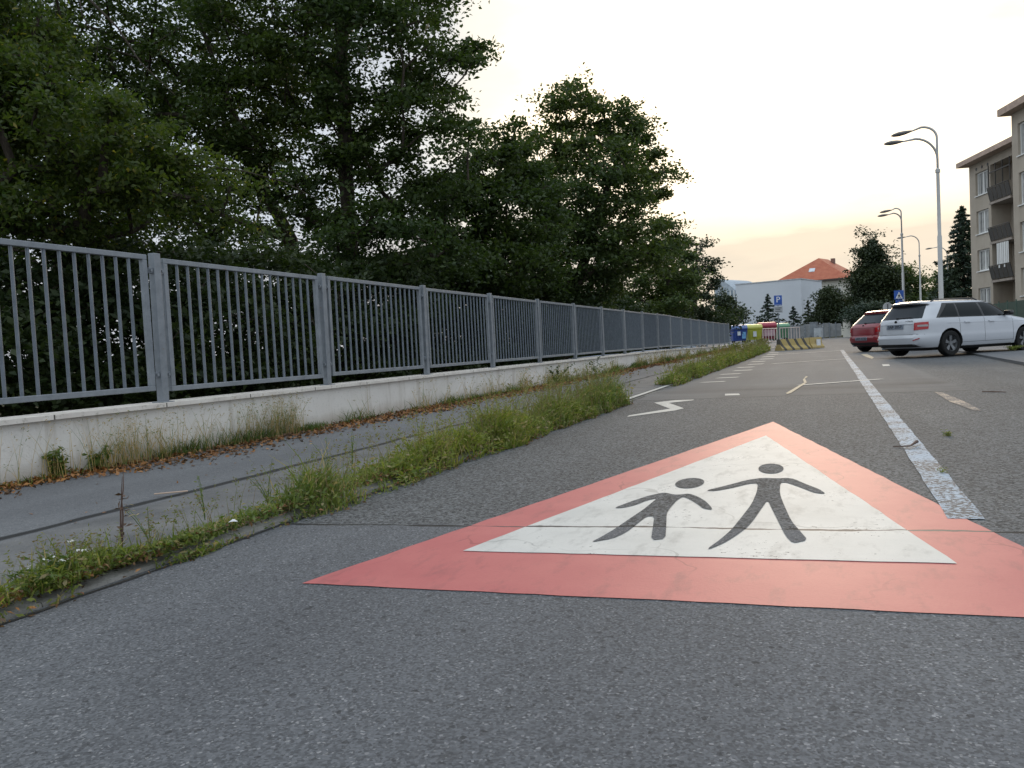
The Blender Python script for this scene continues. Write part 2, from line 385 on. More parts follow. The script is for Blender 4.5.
# kerb with the dropped part near Y 10.5..14
kb = MB()
y = -8.0
while y < 48:
    y1 = y+1.0-.008; h = .014
    if 10.4 < y+.5 < 14.8: h = .008
    dx = random.uniform(-.008, .008)
    kb.add([(-2.645+dx, y, g(y)-.1), (-2.49+dx, y, g(y)-.1), (-2.49+dx, y1, g(y1)-.1), (-2.645+dx, y1, g(y1)-.1),
            (-2.645+dx, y, g(y)+h+.012), (-2.515+dx, y, g(y)+h), (-2.515+dx, y1, g(y1)+h), (-2.645+dx, y1, g(y1)+h+.012)],
           [(0,3,2,1),(4,5,6,7),(0,1,5,4),(1,2,6,5),(2,3,7,6),(3,0,4,7)])
    y += 1.0
tag(kb.build('kerb', M_kerb), kind='structure')
# dark gutter joint line along the kerb foot
gj = MB(); pts = [( -2.478+.007*math.sin(y*3.1)+.005*math.sin(y*7.7), y) for y in np.arange(-2, 12, .12)]
gj.add([(x-.012, y, .0035) for x, y in pts]+[(x+.003+.006*math.sin(y*17), y, .0035) for x, y in pts], [(i, i+1, len(pts)+i+1, len(pts)+i) for i in range(len(pts)-1)])
tag(gj.build('gutter_joint', simple('joint_dirt', (.03, .028, .024), .95), recalc=False), kind='structure')
# raised apron of the parking place on the right
ap = MB()
apoly = [(3.46, 17.6), (3.735, 27.7), (4.3, 40), (12, 60), (30, 60), (30, 9), (3.6, 9)]
ap.prism([(x, y) for x, y in apoly], -.05, .07)
o = ap.build('parking_apron', M_apron); tag(o, kind='structure')

# ------------------------------------------------------------------ retaining wall and fence
def wdip(y): return float(np.interp(y, [-20, 27, 42, 60], [0, 0, -.10, -.10]))
ysW = list(np.arange(-4, 49.01, 1.0))
t = thing('retaining_wall', 'low pale rendered wall with stone coping under the steel railing', 'wall', (-5.0, 5, 0))
def ribbon(x0, x1, z0f, z1f, ys, mat, name, par):
    m = MB()
    for a, y in enumerate(ys): m.v += [(x0, y, z0f(y)), (x1, y, z0f(y)), (x1, y, z1f(y)), (x0, y, z1f(y))]
    for i in range(len(ys)-1):
        for k in range(4): m.f.append((i*4+k, i*4+(k+1) % 4, (i+1)*4+(k+1) % 4, (i+1)*4+k)); m.mi.append(0)
    m.f += [(0, 1, 2, 3), tuple(len(m.v)-4+k for k in (3, 2, 1, 0))]; m.mi += [0, 0]
    o = m.build(name, mat, par); o.location = -par.location; return o
ribbon(-5.12, -4.84, lambda y: -.75, lambda y: .478+wdip(y), ysW, M_wall, 'wall_body', t)
ribbon(-5.15, -4.80, lambda y: .480+wdip(y), lambda y: .512+wdip(y), ysW, M_coping, 'coping', t)

FX = -4.93; SP = 2.322; Y0 = 5.10
fence = thing('metal_fence', 'long galvanised steel railing with vertical bars on the low wall', 'fence', (FX, Y0, .5))
pm = MB(); pm.bbox(-.03, .03, -.035, .035, 0, 1.18, .004); pm.bbox(-.06, .06, -.06, .06, 0, .008, .002)
for z in (.2, 1.02): pm.box(-.012, .012, -.075, .075, z, z+.045); pm.box(-.026, .026, -.069, -.049, z+.012, z+.033); pm.box(-.026, .026, .049, .069, z+.012, z+.033)
post = pm.build('fence_post', M_galv, fence); post_me = post.data
pn = MB(); a, b = .085, SP-.085
pn.bbox(-.02, .02, a, b, 1.125, 1.165, .004); pn.bbox(-.02, .02, a, b, .10, .14, .004)
pn.bbox(-.02, .02, a, a+.045, .14, 1.125, .004); pn.bbox(-.02, .02, b-.045, b, .14, 1.125, .004)
panel = pn.build('fence_panel', M_galv, fence)
bars = MB(); nb = 16; st = (b-a-.09)/(nb+1)
for i in range(nb): bars.tube([(0, a+.045+st*(i+1), .139), (0, a+.045+st*(i+1), 1.126)], .0125, 8, False)
barso = bars.build('railing_bars', M_galv2, panel, smooth=True)
first = True
for i in range(-3, 19):
    y = Y0+SP*i; dz = wdip(y)
    if first: p = post; q = panel; s = barso
    else:
        p = post.copy(); C.objects.link(p); p.parent = fence
        if i < 18:
            q = panel.copy(); C.objects.link(q); q.parent = fence; s = barso.copy(); C.objects.link(s); s.parent = q
    p.location = (random.uniform(-.004, .004), y-Y0, dz+.012); p.rotation_euler = (random.uniform(-.006, .006), random.uniform(-.006, .006), 0)
    if i < 18:
        q.location = (0, y-Y0, dz+random.uniform(-.006, .006)); q.rotation_euler = (math.atan2(wdip(y+SP)-dz, SP)+random.uniform(-.002, .002), random.uniform(-.008, .008), random.uniform(-.003, .003))
    first = False
lw = MB(); lw.box(-7.3, -7.05, 24, 49, -.7, .42)
tag(lw.build('garden_wall', simple('pale_blue_render', (.42, .47, .55), .8)), 'low pale bluish wall beyond the railing at its far end', 'wall')

# ------------------------------------------------------------------ road markings
def flat(polys, z, name, mat, parent=None, origin=(0, 0)):
    bm = bmesh.new()
    for poly in polys:
        vs = [bm.verts.new((x-origin[0], y-origin[1], (g(y) if parent is None or True else 0)+z)) for x, y in poly]
        bm.faces.new(vs)
    bmesh.ops.triangulate(bm, faces=bm.faces)
    bmesh.ops.recalc_face_normals(bm, faces=bm.faces)
    for f in bm.faces:
        if f.normal.z < 0: f.normal_flip()
    me = bpy.data.meshes.new(name); bm.to_mesh(me); bm.free(); return mkobj(name, me, mat, parent)
def edgey(a, b, n, amp):
    out = []
    for i in range(n):
        t_ = i/n; x = a[0]+(b[0]-a[0])*t_; y = a[1]+(b[1]-a[1])*t_
        out.append((x+(random.uniform(-amp, amp) if i else 0), y+(random.uniform(-amp, amp) if i else 0)))
    return out
TR = [(-1.765, 2.42), (-.467, 7.934), (.83, 2.554)]
TI = [(-1.372, 2.944), (-.459, 6.825), (.393, 3.066)]
mk = thing('children_warning_marking', 'large red bordered white triangle with two walking children painted on the road', 'road marking', (0, 0, 0))
flat([edgey(TR[0], TR[1], 40, .004)+edgey(TR[1], TR[2], 40, .004)+edgey(TR[2], TR[0], 30, .004)], .003, 'red_triangle', M_red, mk)
flat([edgey(TI[0], TI[1], 40, .003)+edgey(TI[1], TI[2], 40, .003)+edgey(TI[2], TI[0], 20, .003)], .0055, 'white_triangle', M_whitep, mk)
def px(poly): return [(gp(a, b).x, gp(a, b).y) for a, b in poly]
def zc(x, y): return (560+x/3.4133, 410+y/3.4133)
def smoothpoly(pts, n=2):
    for _ in range(n):
        q = []
        for i in range(len(pts)):
            a, b = pts[i], pts[(i+1) % len(pts)]
            q += [(a[0]*.8+b[0]*.2, a[1]*.8+b[1]*.2), (a[0]*.2+b[0]*.8, a[1]*.2+b[1]*.8)]
        pts = q
    return pts
def ell(cx, cy, rx, ry, n=28, rot=0):
    return [(cx+rx*math.cos(a)*math.cos(rot)-ry*math.sin(a)*math.sin(rot), cy+rx*math.cos(a)*math.sin(rot)+ry*math.sin(a)*math.cos(rot)) for a in [2*math.pi*i/n for i in range(n)]]
big = [(495,280),(570,262),(640,243),(690,236),(750,238),(775,236),(800,240),(840,258),(885,275),(908,291),(880,289),(860,284),(820,268),(775,252),(752,252),(750,290),(765,330),(790,385),(820,420),(846,450),(795,461),(770,435),(745,385),(725,345),(709,312),(692,335),(665,375),(640,405),(600,435),(560,460),(505,483),(510,475),(545,450),(585,415),(625,365),(655,325),(672,285),(676,254),(645,256),(590,270),(530,281)]
small = [(183,340),(240,318),(300,298),(345,288),(360,287),(392,294),(415,293),(440,290),(470,300),(500,318),(524,346),(490,342),(465,322),(440,308),(420,300),(400,312),(375,340),(364,360),(363,400),(360,445),(311,450),(318,400),(322,368),(296,368),(262,395),(225,424),(180,444),(104,458),(140,440),(190,410),(240,375),(285,345),(315,320),(332,306),(300,312),(255,330),(215,339)]
M_fig = M_road
def figure(name, body, head):
    o = flat([px([zc(*p) for p in smoothpoly(body, 1)]), px([zc(*p) for p in head])], .008, name, M_road, mk); return o
figure('tall_child_figure', big, ell(720.5, 204, 43, 17)); figure('small_child_figure', small, ell(443, 254, 50, 17, rot=-.10))

def mark(name, polys, mat, label, z=.004, group=None, cat='road marking'):
    o = flat(polys, z, name, mat); tag(o, label, cat, group); return o
def strip(a, b, w_, n=20, amp=.004):
    a = Vector((a[0], a[1])); b = Vector((b[0], b[1])); d = (b-a).normalized(); nn = Vector((-d.y, d.x))*w_/2
    l = [tuple(a+(b-a)*i/n+nn+Vector((random.uniform(-amp, amp), random.uniform(-amp, amp)))) for i in range(n+1)]
    r = [tuple(a+(b-a)*i/n-nn+Vector((random.uniform(-amp, amp), random.uniform(-amp, amp)))) for i in range(n+1)]
    return [[l[i], l[i+1], r[i+1], r[i]] for i in range(n)]
mark('lane_line', strip((.527, 3.80), (.585, 15), .138, 60, .004)+strip((.585, 15), (.66, 36), .135, 20, .004), M_lineb, 'long worn bluish white line running away beside the red triangle')
mark('parking_line', strip((-.40, 13.55), (.86, 14.62), .13), M_linew, 'short white bar crossing the long bluish line', .0065)
mark('parking_line', strip((-1.35, 23.6), (.62, 25.3), .16), M_linew, 'second white cross bar farther up the road than the first', .0065)
mark('parking_line', strip((-1.9, 33.0), (.7, 35.5), .16), M_linew, 'third and farthest white cross bar, faint, before the striped barrier', .0065)
mark('tape_mark', [px([(787,394.5),(791,393.5),(807,383),(805,379),(808,377),(806,376.5),(803,380),(804,383),(786,393.5)])], M_liney, 'crooked yellowish forked line at the end of the white cross bar', .0075)
mark('zigzag_marking', [px([(627,417.2),(629,415.6),(670,409.0),(654,402.9),(675,400.4),(694,399.8),(693,400.6),(669,403.2),(684,408.6),(675,410.8)])], M_linew, 'white zigzag line painted on the asphalt beside the weedy verge')
mark('painted_patch', [px([(725,394),(739,393.8),(740,395.3),(725,395.8)])], M_linew, 'small white dash on the darker asphalt joint')
mark('remnant_line', [px([(934,392),(943,393),(965,402),(982,411),(974,411),(950,402)])], M_worn, 'flaking pinkish remnant of a line right of the bluish line')
mark('painted_patch', [px([(882,364.5),(889,364.3),(890,366),(883,366.3)])], M_linew, 'tiny white dash on the asphalt just before the white estate car')
mark('remnant_line', [px([(861,354.5),(867,354),(874,357.5),(872,359),(866,357)])], M_liney, 'short yellowish stub behind the red car near the line end')
n = 13
for i in range(n):     # staggered oblique dashes of the bus bay edge
    t_ = i/(n-1); yy = 15.4*math.exp(t_*math.log(44/15.4)); xx = -1.95+(i % 2)*.10 + (-.12 if t_ > .7 else .05)*t_
    w_ = .16; l_ = .30*yy/15.4
    mark('edge_dash', [[(xx-.22, yy-l_/2), (xx+.20, yy-l_/2+.1), (xx+.25, yy+l_/2), (xx-.15, yy+l_/2-.1)]], M_linew,
         'one of the oblique white dashes along the far weedy verge', group='white dashes along the far verge')
for i, (a, b) in enumerate([((656,391.5),(678,390.3))]):
    pass
mark('kerb_paint', [[(-2.62, 10.6), (-2.525, 10.6), (-2.53, 14.6), (-2.61, 14.6)]], M_linew, 'flaking white paint on the dropped kerb between the two weedy verges', .026)

# ------------------------------------------------------------------ leaf / blade meshes (numpy)
def quads_mesh(name, V, mat, parent=None):
    """V: (N,4,3) array of quads"""
    n_ = V.shape[0]; me = bpy.data.meshes.new(name)
    me.vertices.add(n_*4); me.vertices.foreach_set('co', V.reshape(-1).astype(np.float32))
    me.loops.add(n_*4); me.loops.foreach_set('vertex_index', np.arange(n_*4, dtype=np.int32))
    me.polygons.add(n_); me.polygons.foreach_set('loop_start', np.arange(0, n_*4, 4, dtype=np.int32))
    try: me.polygons.foreach_set('loop_total', np.full(n_, 4, dtype=np.int32))
    except Exception: pass
    me.update(calc_edges=True); me.validate()
    return mkobj(name, me, mat, parent)
def unit(a): return a/np.maximum(np.linalg.norm(a, axis=-1, keepdims=True), 1e-9)
def leaves(cen, ln, wd, droop=.3, bias=.5):
    """rhombic leaves at centres cen: random heading, blade normals biased upward"""
    n_ = len(cen)
    d = rng.normal(size=(n_, 3)); d[:, 2] = d[:, 2]*.5-droop; d = unit(d)
    up_ = rng.normal(size=(n_, 3)); up_[:, 2] += bias*2; s = unit(np.cross(d, up_)); nn = np.cross(s, d)
    l = (ln*rng.uniform(.7, 1.25, n_))[:, None]; w_ = (wd*rng.uniform(.75, 1.2, n_))[:, None]
    b = cen-d*l*.5; tip = cen+d*l*.5 - nn*l*.10; m = cen - d*l*.05
    return np.stack([b, m+s*w_*.5+nn*w_*.12, tip, m-s*w_*.5+nn*w_*.12], 1)
def blades(base, h, wd, lean=.35, seg=2):
    """curved grass blades of seg quads; base (N,3), h (N,)"""
    n_ = len(base); a = rng.uniform(0, 2*np.pi, n_); ln = rng.uniform(.1, 1, n_)*lean
    dx = np.stack([np.cos(a), np.sin(a), np.zeros(n_)], 1); a2 = a+rng.uniform(-1.5, 1.5, n_)+np.pi/2
    s = np.stack([np.cos(a2), np.sin(a2), np.zeros(n_)], 1)
    w_ = np.broadcast_to(wd, (n_,))[:, None]; out = []
    P = []
    for i in range(seg+1):
        t_ = i/seg; P.append(base + dx*(ln*h)[:, None]*t_**1.8*1.2 + np.array([0, 0, 1.])*(h*(t_-.25*ln*t_**2.5))[:, None])
    Wf = [1, .8, .12] if seg == 2 else [1, .9, .65, .1]
    for i in range(seg):
        out.append(np.stack([P[i]-s*w_*.5*Wf[i], P[i]+s*w_*.5*Wf[i], P[i+1]+s*w_*.5*Wf[i+1], P[i+1]-s*w_*.5*Wf[i+1]], 1))
    return np.concatenate(out)

# ------------------------------------------------------------------ broadleaf trees
def grow(trunk, r0, attract, nbmax=5000, tip=.008, wob=.06):
    nodes = [Vector(trunk[0])]; par = [-1]; tmain = []
    for a, b in zip(trunk[:-1], trunk[1:]):
        a = Vector(a); b = Vector(b); k = max(2, int((b-a).length/.45))
        for i in range(1, k+1):
            nodes.append(a+(b-a)*i/k+Vector((random.uniform(-1, 1), random.uniform(-1, 1), 0))*wob*.4); par.append(len(nodes)-2)
    N0 = len(nodes); P = np.array([n_[:] for n_ in nodes]); base = P[0]
    order = sorted(range(len(attract)), key=lambda i: np.min(np.linalg.norm(P-np.array(attract[i]), axis=1)))
    leaf_nodes = []
    for i in order:
        a = np.array(attract[i]); Q = np.array([n_[:] for n_ in nodes])
        d = a-Q; dist = np.linalg.norm(d, axis=1)
        cost = dist + np.maximum(0, Q[:, 2]-a[2]+.15*dist)*1.6      # branches prefer to climb outward
        cost[:max(1, N0//6)] += 3
        j = int(np.argmin(cost)); s = Vector(Q[j]); e = Vector(a); L_ = (e-s).length; k = max(1, int(L_/.4)); last = j
        side = Vector((random.gauss(0, 1), random.gauss(0, 1), random.uniform(.1, 1)))*wob*L_
        for q in range(1, k+1):
            t_ = q/k; p = s.lerp(e, t_)+side*math.sin(math.pi*t_)*.8+Vector((random.uniform(-1, 1), random.uniform(-1, 1), random.uniform(-1, 1)))*.03
            nodes.append(p); par.append(last); last = len(nodes)-1
        leaf_nodes.append(last)
    rad2 = [0.0]*len(nodes)
    for i in range(len(nodes)-1, 0, -1):
        rad2[i] = max(rad2[i], tip**2); rad2[par[i]] += rad2[i]*.98
    sc = r0/math.sqrt(max(rad2[0], 1e-9)); rad = [max(tip, min(r0, math.sqrt(r_)*(.4+.6*sc) if True else 0)) for r_ in rad2]
    # rescale so trunk has r0
    k_ = r0/rad[1]; rad = [max(tip, r_*k_**(min(1, r_/rad[1])**.5)) for r_ in rad]
    kids = {}
    for i, p in enumerate(par): kids.setdefault(p, []).append(i)
    m = MB(); done = set()
    for i in range(1, len(nodes)):
        if i in done: continue
        chain = [par[i], i]; done.add(i); cur = i
        while cur in kids:
            nx = max(kids[cur], key=lambda q: rad[q])
            if nx in done: break
            chain.append(nx); done.add(nx); cur = nx
        rr = [rad[q] for q in chain]; rr[0] = min(rr[0], rr[1]*1.25)
        m.tube([nodes[q] for q in chain], rr, 8 if rr[0] > .06 else (5 if rr[0] > .02 else 3), True)
    return m, nodes, leaf_nodes
def blobs_points(blobs, n_, dmin, shell=.45):
    vol = np.array([b[1][0]*b[1][1]*b[1][2] for b in blobs]); pr = vol/vol.sum(); pts = []
    tries = 0
    while len(pts) < n_ and tries < n_*40:
        tries += 1; b = blobs[rng.choice(len(blobs), p=pr)]
        d = unit(rng.normal(size=3)); rr = rng.uniform(shell, 1)**.6
        p = np.array(b[0])+d*rr*np.array(b[1])
        if all(np.sum((p-q)**2) > dmin*dmin for q in pts): pts.append(p)
    return [tuple(p) for p in pts]
def tree(name, label, cat, trunk, r0, blobs, nclump, dmin, per, spread, ln, wd, mat, group=None, droop=.3, bare=(), zmin=-.4):
    t = thing(name, label, cat, trunk[0], 0, group); off = Vector(trunk[0])
    att = [p for p in blobs_points(blobs, nclump, dmin) if p[2] > zmin and not (trunk[0][0] < -5.3 and trunk[0][1] < 49 and p[2] < 3 and p[0] > -5.9)]
    m, nodes, lf = grow(trunk, r0, att)
    m.v = [(v[0]-off.x, v[1]-off.y, v[2]-off.z) for v in m.v]
    m.build('trunk', M_bark, t, smooth=True, recalc=False)
    cen = []
    for i, a in enumerate(att):
        k = int(per*rng.uniform(.5, 1.5)); s = spread*rng.uniform(.7, 1.3)
        q = np.clip(rng.normal(size=(k, 3)), -1.6, 1.6)*np.array([s, s, s*.5])
        q[:, 2] -= .25*np.hypot(q[:, 0], q[:, 1])
        # leaves gather on a few twigs inside the clump
        tw = np.clip(rng.normal(size=(6, 3)), -1.5, 1.5)*np.array([s, s, s*.55])*1.1; pick = tw[rng.integers(0, 6, k)]
        q = q*.45+pick*rng.uniform(.0, 1.0, (k, 1))
        cen.append(q+np.array(a))
    cen = np.concatenate(cen)
    if off.x < -5.3 and off.y < 49: cen = cen[(cen[:, 0] < -5.25) | (cen[:, 2] > 2.6)]
    V = leaves(cen, np.full(len(cen), ln), np.full(len(cen), wd), droop)
    V -= np.array(off[:]); quads_mesh('crown', V, mat, t); return t
def P3(px_, py_, zc_): return tuple(cp(px_, py_, zc_))
def blob(px_, py_, zc_, rpx, rpy, dep=None):
    rx = rpx*zc_/F; rz = rpy*zc_/F; return (P3(px_, py_, zc_), (rx*.9, dep or rx*1.0, rz))
def base(px_, zc_, z=-.6): p = cg(px_, zc_); return (p.x, p.y, z)

# near overhanging tree at the left (trunk outside the frame)
tree('overhanging_tree', 'near tree with yellowish green boughs drooping from the top left corner', 'tree',
     [base(-160, 9.5), P3(-170, 100, 9.5), P3(-120, -180, 9.3)], .20,
     [blob(10, 85, 8.6, 80, 40), blob(100, 130, 8.4, 75, 30), blob(185, 175, 8.6, 70, 24), blob(60, 205, 9.0, 95, 36), blob(-60, 60, 9, 120, 110), blob(245, 215, 8.8, 42, 18), blob(-10, 20, 9.5, 55, 35)],
     230, .28, 290, .27, .072, .036, M_leafA, droop=.45)
_t = bpy.data.objects['overhanging_tree']; m = MB()
for pts, r0_ in (([(60, -30, 9.0), (95, 5, 8.9), (118, 28, 8.8), (140, 62, 8.7), (175, 95, 8.6)], .018), ([(75, -30, 9.0), (82, 15, 8.9), (98, 40, 8.8), (96, 62, 8.8)], .008), ([(190, 165, 8.6), (240, 170, 8.5), (285, 182, 8.4), (318, 200, 8.4)], .009)):
    m.tube([Vector(P3(*p))-_t.location for p in pts], [r0_*(1-.2*i) for i in range(len(pts))], 6)
m.build('bare_branch', M_bark, _t, smooth=True)
tree('tall_tree', 'tall dark tree with an upright forking trunk rising past the top of the photo', 'tree',
     [base(352, 16), P3(350, 250, 16), P3(345, 120, 16), P3(338, 0, 16), P3(330, -120, 16)], .17,
     [blob(350, 60, 16, 110, 80), blob(430, 70, 15.6, 55, 60), blob(290, 20, 16, 90, 50), blob(400, -30, 16, 75, 60), blob(300, -80, 16, 130, 60), blob(430, 150, 15.5, 70, 60), blob(360, 190, 16.2, 100, 45), blob(345, 262, 16.5, 75, 16), blob(440, 262, 16.5, 55, 18), blob(255, 120, 16.5, 60, 60), blob(400, 240, 15.5, 80, 40)],
     260, .52, 340, .36, .105, .058, M_leafB, droop=.25)
tree('twin_stemmed_tree', 'dark tree with two leaning stems behind the railing left of the tall tree', 'tree',
     [base(318, 18), P3(290, 240, 18), P3(245, 150, 18), P3(200, 20, 18)], .15,
     [blob(210, 70, 18, 100, 70), blob(140, 20, 18, 90, 45), blob(180, 160, 18, 110, 55), blob(90, 90, 18, 110, 90), blob(230, 210, 18, 60, 45)],
     160, .65, 320, .42, .115, .062, M_leafB, droop=.25)
tree('left_back_tree', 'dark tree seen in the gaps behind the near overhanging boughs', 'tree',
     [base(60, 17), P3(55, 200, 17), P3(40, 20, 17)], .15,
     [blob(60, 230, 17, 120, 60), blob(-20, 120, 17, 130, 110), blob(140, 250, 17, 80, 40), blob(20, 20, 17, 90, 50)],
     80, .75, 230, .45, .125, .068, M_leafB, droop=.25)
tree('round_crowned_tree', 'large full crowned tree at the right end of the tree row', 'tree',
     [base(560, 26), P3(575, 290, 26), P3(600, 210, 26), P3(625, 140, 26)], .22,
     [blob(572, 108, 26, 34, 28), blob(622, 132, 26, 36, 28), blob(655, 178, 26, 20, 30), blob(590, 190, 25, 60, 50), blob(612, 255, 25, 62, 45), blob(535, 165, 26, 36, 36), blob(560, 260, 25, 60, 40), blob(652, 250, 25.5, 24, 34), blob(640, 290, 25.5, 36, 20)],
     330, .66, 360, .44, .14, .080, M_leafC, droop=.25)
tree('inner_tree', 'dark leafy tree between the tall tree and the round crowned one', 'tree',
     [base(470, 20), P3(480, 260, 20), P3(500, 170, 20)], .15,
     [blob(490, 180, 20, 38, 42), blob(515, 215, 20, 50, 50), blob(460, 215, 20, 50, 50), blob(480, 270, 19.5, 80, 28), blob(512, 142, 20.5, 20, 20)],
     230, .55, 300, .38, .125, .07, M_leafB, droop=.25)
tree('stepping_tree', 'dark tree filling the step between the round crowned tree and the small end tree', 'tree',
     [base(668, 40), P3(668, 290, 40), P3(668, 235, 40)], .16,
     [blob(662, 232, 40, 14, 16), blob(672, 255, 40, 20, 20), blob(655, 280, 40, 26, 20), blob(690, 288, 40, 16, 16), blob(625, 285, 39, 26, 16), blob(670, 305, 39, 30, 10)],
     190, .75, 330, .46, .17, .09, M_leafC, droop=.25)
tree('end_tree', 'small dark tree with a ragged top where the railing runs out of sight', 'tree',
     [base(690, 50), P3(695, 290, 50), P3(697, 245, 50)], .18,
     [blob(694, 250, 50, 13, 12), blob(706, 265, 50, 12, 12), blob(688, 275, 50, 18, 18), blob(709, 292, 50, 12, 14), blob(690, 303, 50, 22, 14), blob(672, 290, 49, 18, 22)],
     150, .85, 260, .50, .20, .10, M_leafP, droop=.2)
# undergrowth behind the railing
lab = ['behind the leftmost railing panel', 'behind the second railing panel', 'behind the third railing panel', 'behind the fourth railing panel', 'behind the fifth and sixth railing panels',
       'behind the middle of the railing', 'behind the far third of the railing', 'behind the railing near its end', 'at the very end of the railing']
for i, (pxx, zz) in enumerate([(-10, 8.4), (120, 9.8), (235, 12), (345, 15), (430, 19), (510, 24), (570, 31), (620, 40), (668, 52)]):
    wpx = min(95, 90*9/zz+32); k_ = min(1, 11/zz)
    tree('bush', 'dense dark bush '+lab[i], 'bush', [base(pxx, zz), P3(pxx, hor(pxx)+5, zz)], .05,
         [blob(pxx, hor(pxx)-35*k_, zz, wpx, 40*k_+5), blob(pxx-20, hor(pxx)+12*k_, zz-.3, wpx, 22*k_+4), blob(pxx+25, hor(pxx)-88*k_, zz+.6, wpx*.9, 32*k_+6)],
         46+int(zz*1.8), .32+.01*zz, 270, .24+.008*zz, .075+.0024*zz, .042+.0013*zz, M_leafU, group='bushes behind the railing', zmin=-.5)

# ------------------------------------------------------------------ conifers and far trees
def conifer(name, label, base_, h, r_, mat, nb=60, per=60, ln=.14, top=.0, narrow=1.0, group=None, wd=.05):
    t = thing(name, label, 'tree', base_, 0, group)
    m = MB(); m.tube([(0, 0, 0), (0, 0, h*.5), (0, 0, h)], [h*.016, h*.010, .01], 8); cen = []
    for i in range(nb):
        u = (i+.5)/nb; z = h*(.04+.95*u); R_ = r_*(1-u)**narrow*random.uniform(.65, 1.12)+.08*h*.1; an = i*2.4+random.uniform(-.4, .4)
        e = Vector((math.cos(an)*R_, math.sin(an)*R_, z-R_*.28+.12*R_)); m.tube([(0, 0, z), e*.5+Vector((0, 0, z*.5+.02)), e], [.02*h*.12+.004, .012, .004], 4)
        k = int(per*(.3+R_/r_)); tt = rng.uniform(.12, 1.03, k)[:, None]
        q = np.array([0, 0, z])*(1-tt)+np.array(e)*tt + rng.normal(size=(k, 3))*np.array([.11, .11, .05])*R_*(1.15-tt*.6)
        q[:, 2] -= np.abs(rng.normal(size=k))*.06*R_; cen.append(q)
    m.build('trunk', M_bark, t, smooth=True, recalc=False); cen = np.concatenate(cen)
    quads_mesh('crown', leaves(cen, np.full(len(cen), ln), np.full(len(cen), wd), .35), mat, t); return t
def con_at(px_, ytop, zc_, wpx, label, mat, **k):
    b = cg(px_, zc_); b.z -= .1; top = cp(px_, ytop, zc_); return conifer(k.pop('name', 'spruce_tree'), label, b, top.z-b.z, wpx*zc_/F/2, mat, **k)
con_at(769, 294, 86, 52, 'small bluish spruce standing in front of the white box building', M_leafS, nb=46, per=60, ln=.34, wd=.13)
con_at(794, 306, 88, 44, 'short wide spruce at the corner of the white box building', M_leafS, nb=32, per=50, ln=.34, wd=.14)
con_at(809, 300, 84, 26, 'thin dark spruce beside the dense cypress', M_leafP, nb=32, per=46, ln=.3, wd=.12)
con_at(965, 206, 76, 84, 'tall blue spruce beside the apartment block', M_leafS, nb=110, per=130, ln=.42, wd=.17, narrow=.75)
def far_tree(name, label, px_, ytop, ybot, zc_, wpx, mat, n_=70, per=200, ln=.26, blobs=None, group=None):
    b = cg(px_, zc_); z0 = b.z-.1; top = cp(px_, ytop, zc_)
    bl = blobs or [blob(px_, (ytop+ybot)/2, zc_, wpx/2, (ybot-ytop)/2)]
    return tree(name, label, 'tree', [(b.x, b.y, z0), (b.x, b.y, top.z*.55), (b.x+.1, b.y, top.z*.85)], .12+top.z*.006, bl, n_, .5, per, .055*zc_*.12+.25, ln, ln*.55, mat, group, .25)
far_tree('hornbeam_tree', 'tall pointed dark tree behind the red car', 872, 230, 305, 84, 50, M_leafP, 190, 230, .30,
         [blob(870, 240, 84, 4, 8), blob(872, 258, 84, 11, 16), blob(873, 281, 84, 19, 18), blob(870, 300, 84, 21, 10), blob(887, 292, 84, 12, 14)])
far_tree('cypress_bush', 'dense dark rounded tree in front of the red roofed house', 829, 284, 325, 82, 30, M_leafP, 90, 220, .28,
         [blob(828, 296, 82, 5, 9), blob(831, 309, 82, 11, 9), blob(842, 314, 82, 9, 8), blob(824, 316, 82, 8, 6)])
far_tree('pale_tree', 'loose pale green tree right of the tall pointed tree', 905, 265, 305, 100, 40, M_leafC, 70, 120, .34,
         [blob(900, 276, 100, 14, 14), blob(912, 285, 100, 13, 12), blob(904, 297, 100, 18, 9)])
far_tree('pale_tree', 'loose pale tree between the lamp posts and the blue spruce', 945, 266, 305, 105, 30, M_leafC, 60, 120, .34,
         [blob(944, 281, 105, 10, 13), blob(938, 296, 105, 14, 9), blob(952, 293, 105, 10, 10)])
far_tree('far_hedge_tree', 'low dark tree line behind the roof of the white car', 925, 290, 308, 112, 50, M_leafC, 50, 120, .36,
         [blob(928, 300, 112, 30, 7), blob(900, 303, 112, 18, 6)])
far_tree('weeping_bush', 'round weeping grey green bush above the white garden wall', 868, 303, 324, 72, 26, M_leafS, 60, 230, .22,
         [blob(866, 312, 72, 13, 8), blob(858, 317, 72, 7, 6), blob(884, 312, 72, 12, 6)])
far_tree('corner_tree', 'dark ragged tree at the left end of the white box building', 737, 290, 325, 78, 24, M_leafP, 60, 150, .28,
         [blob(738, 312, 78, 6, 7), blob(729, 316, 78, 9, 8), blob(724, 301, 78, 5, 10)])

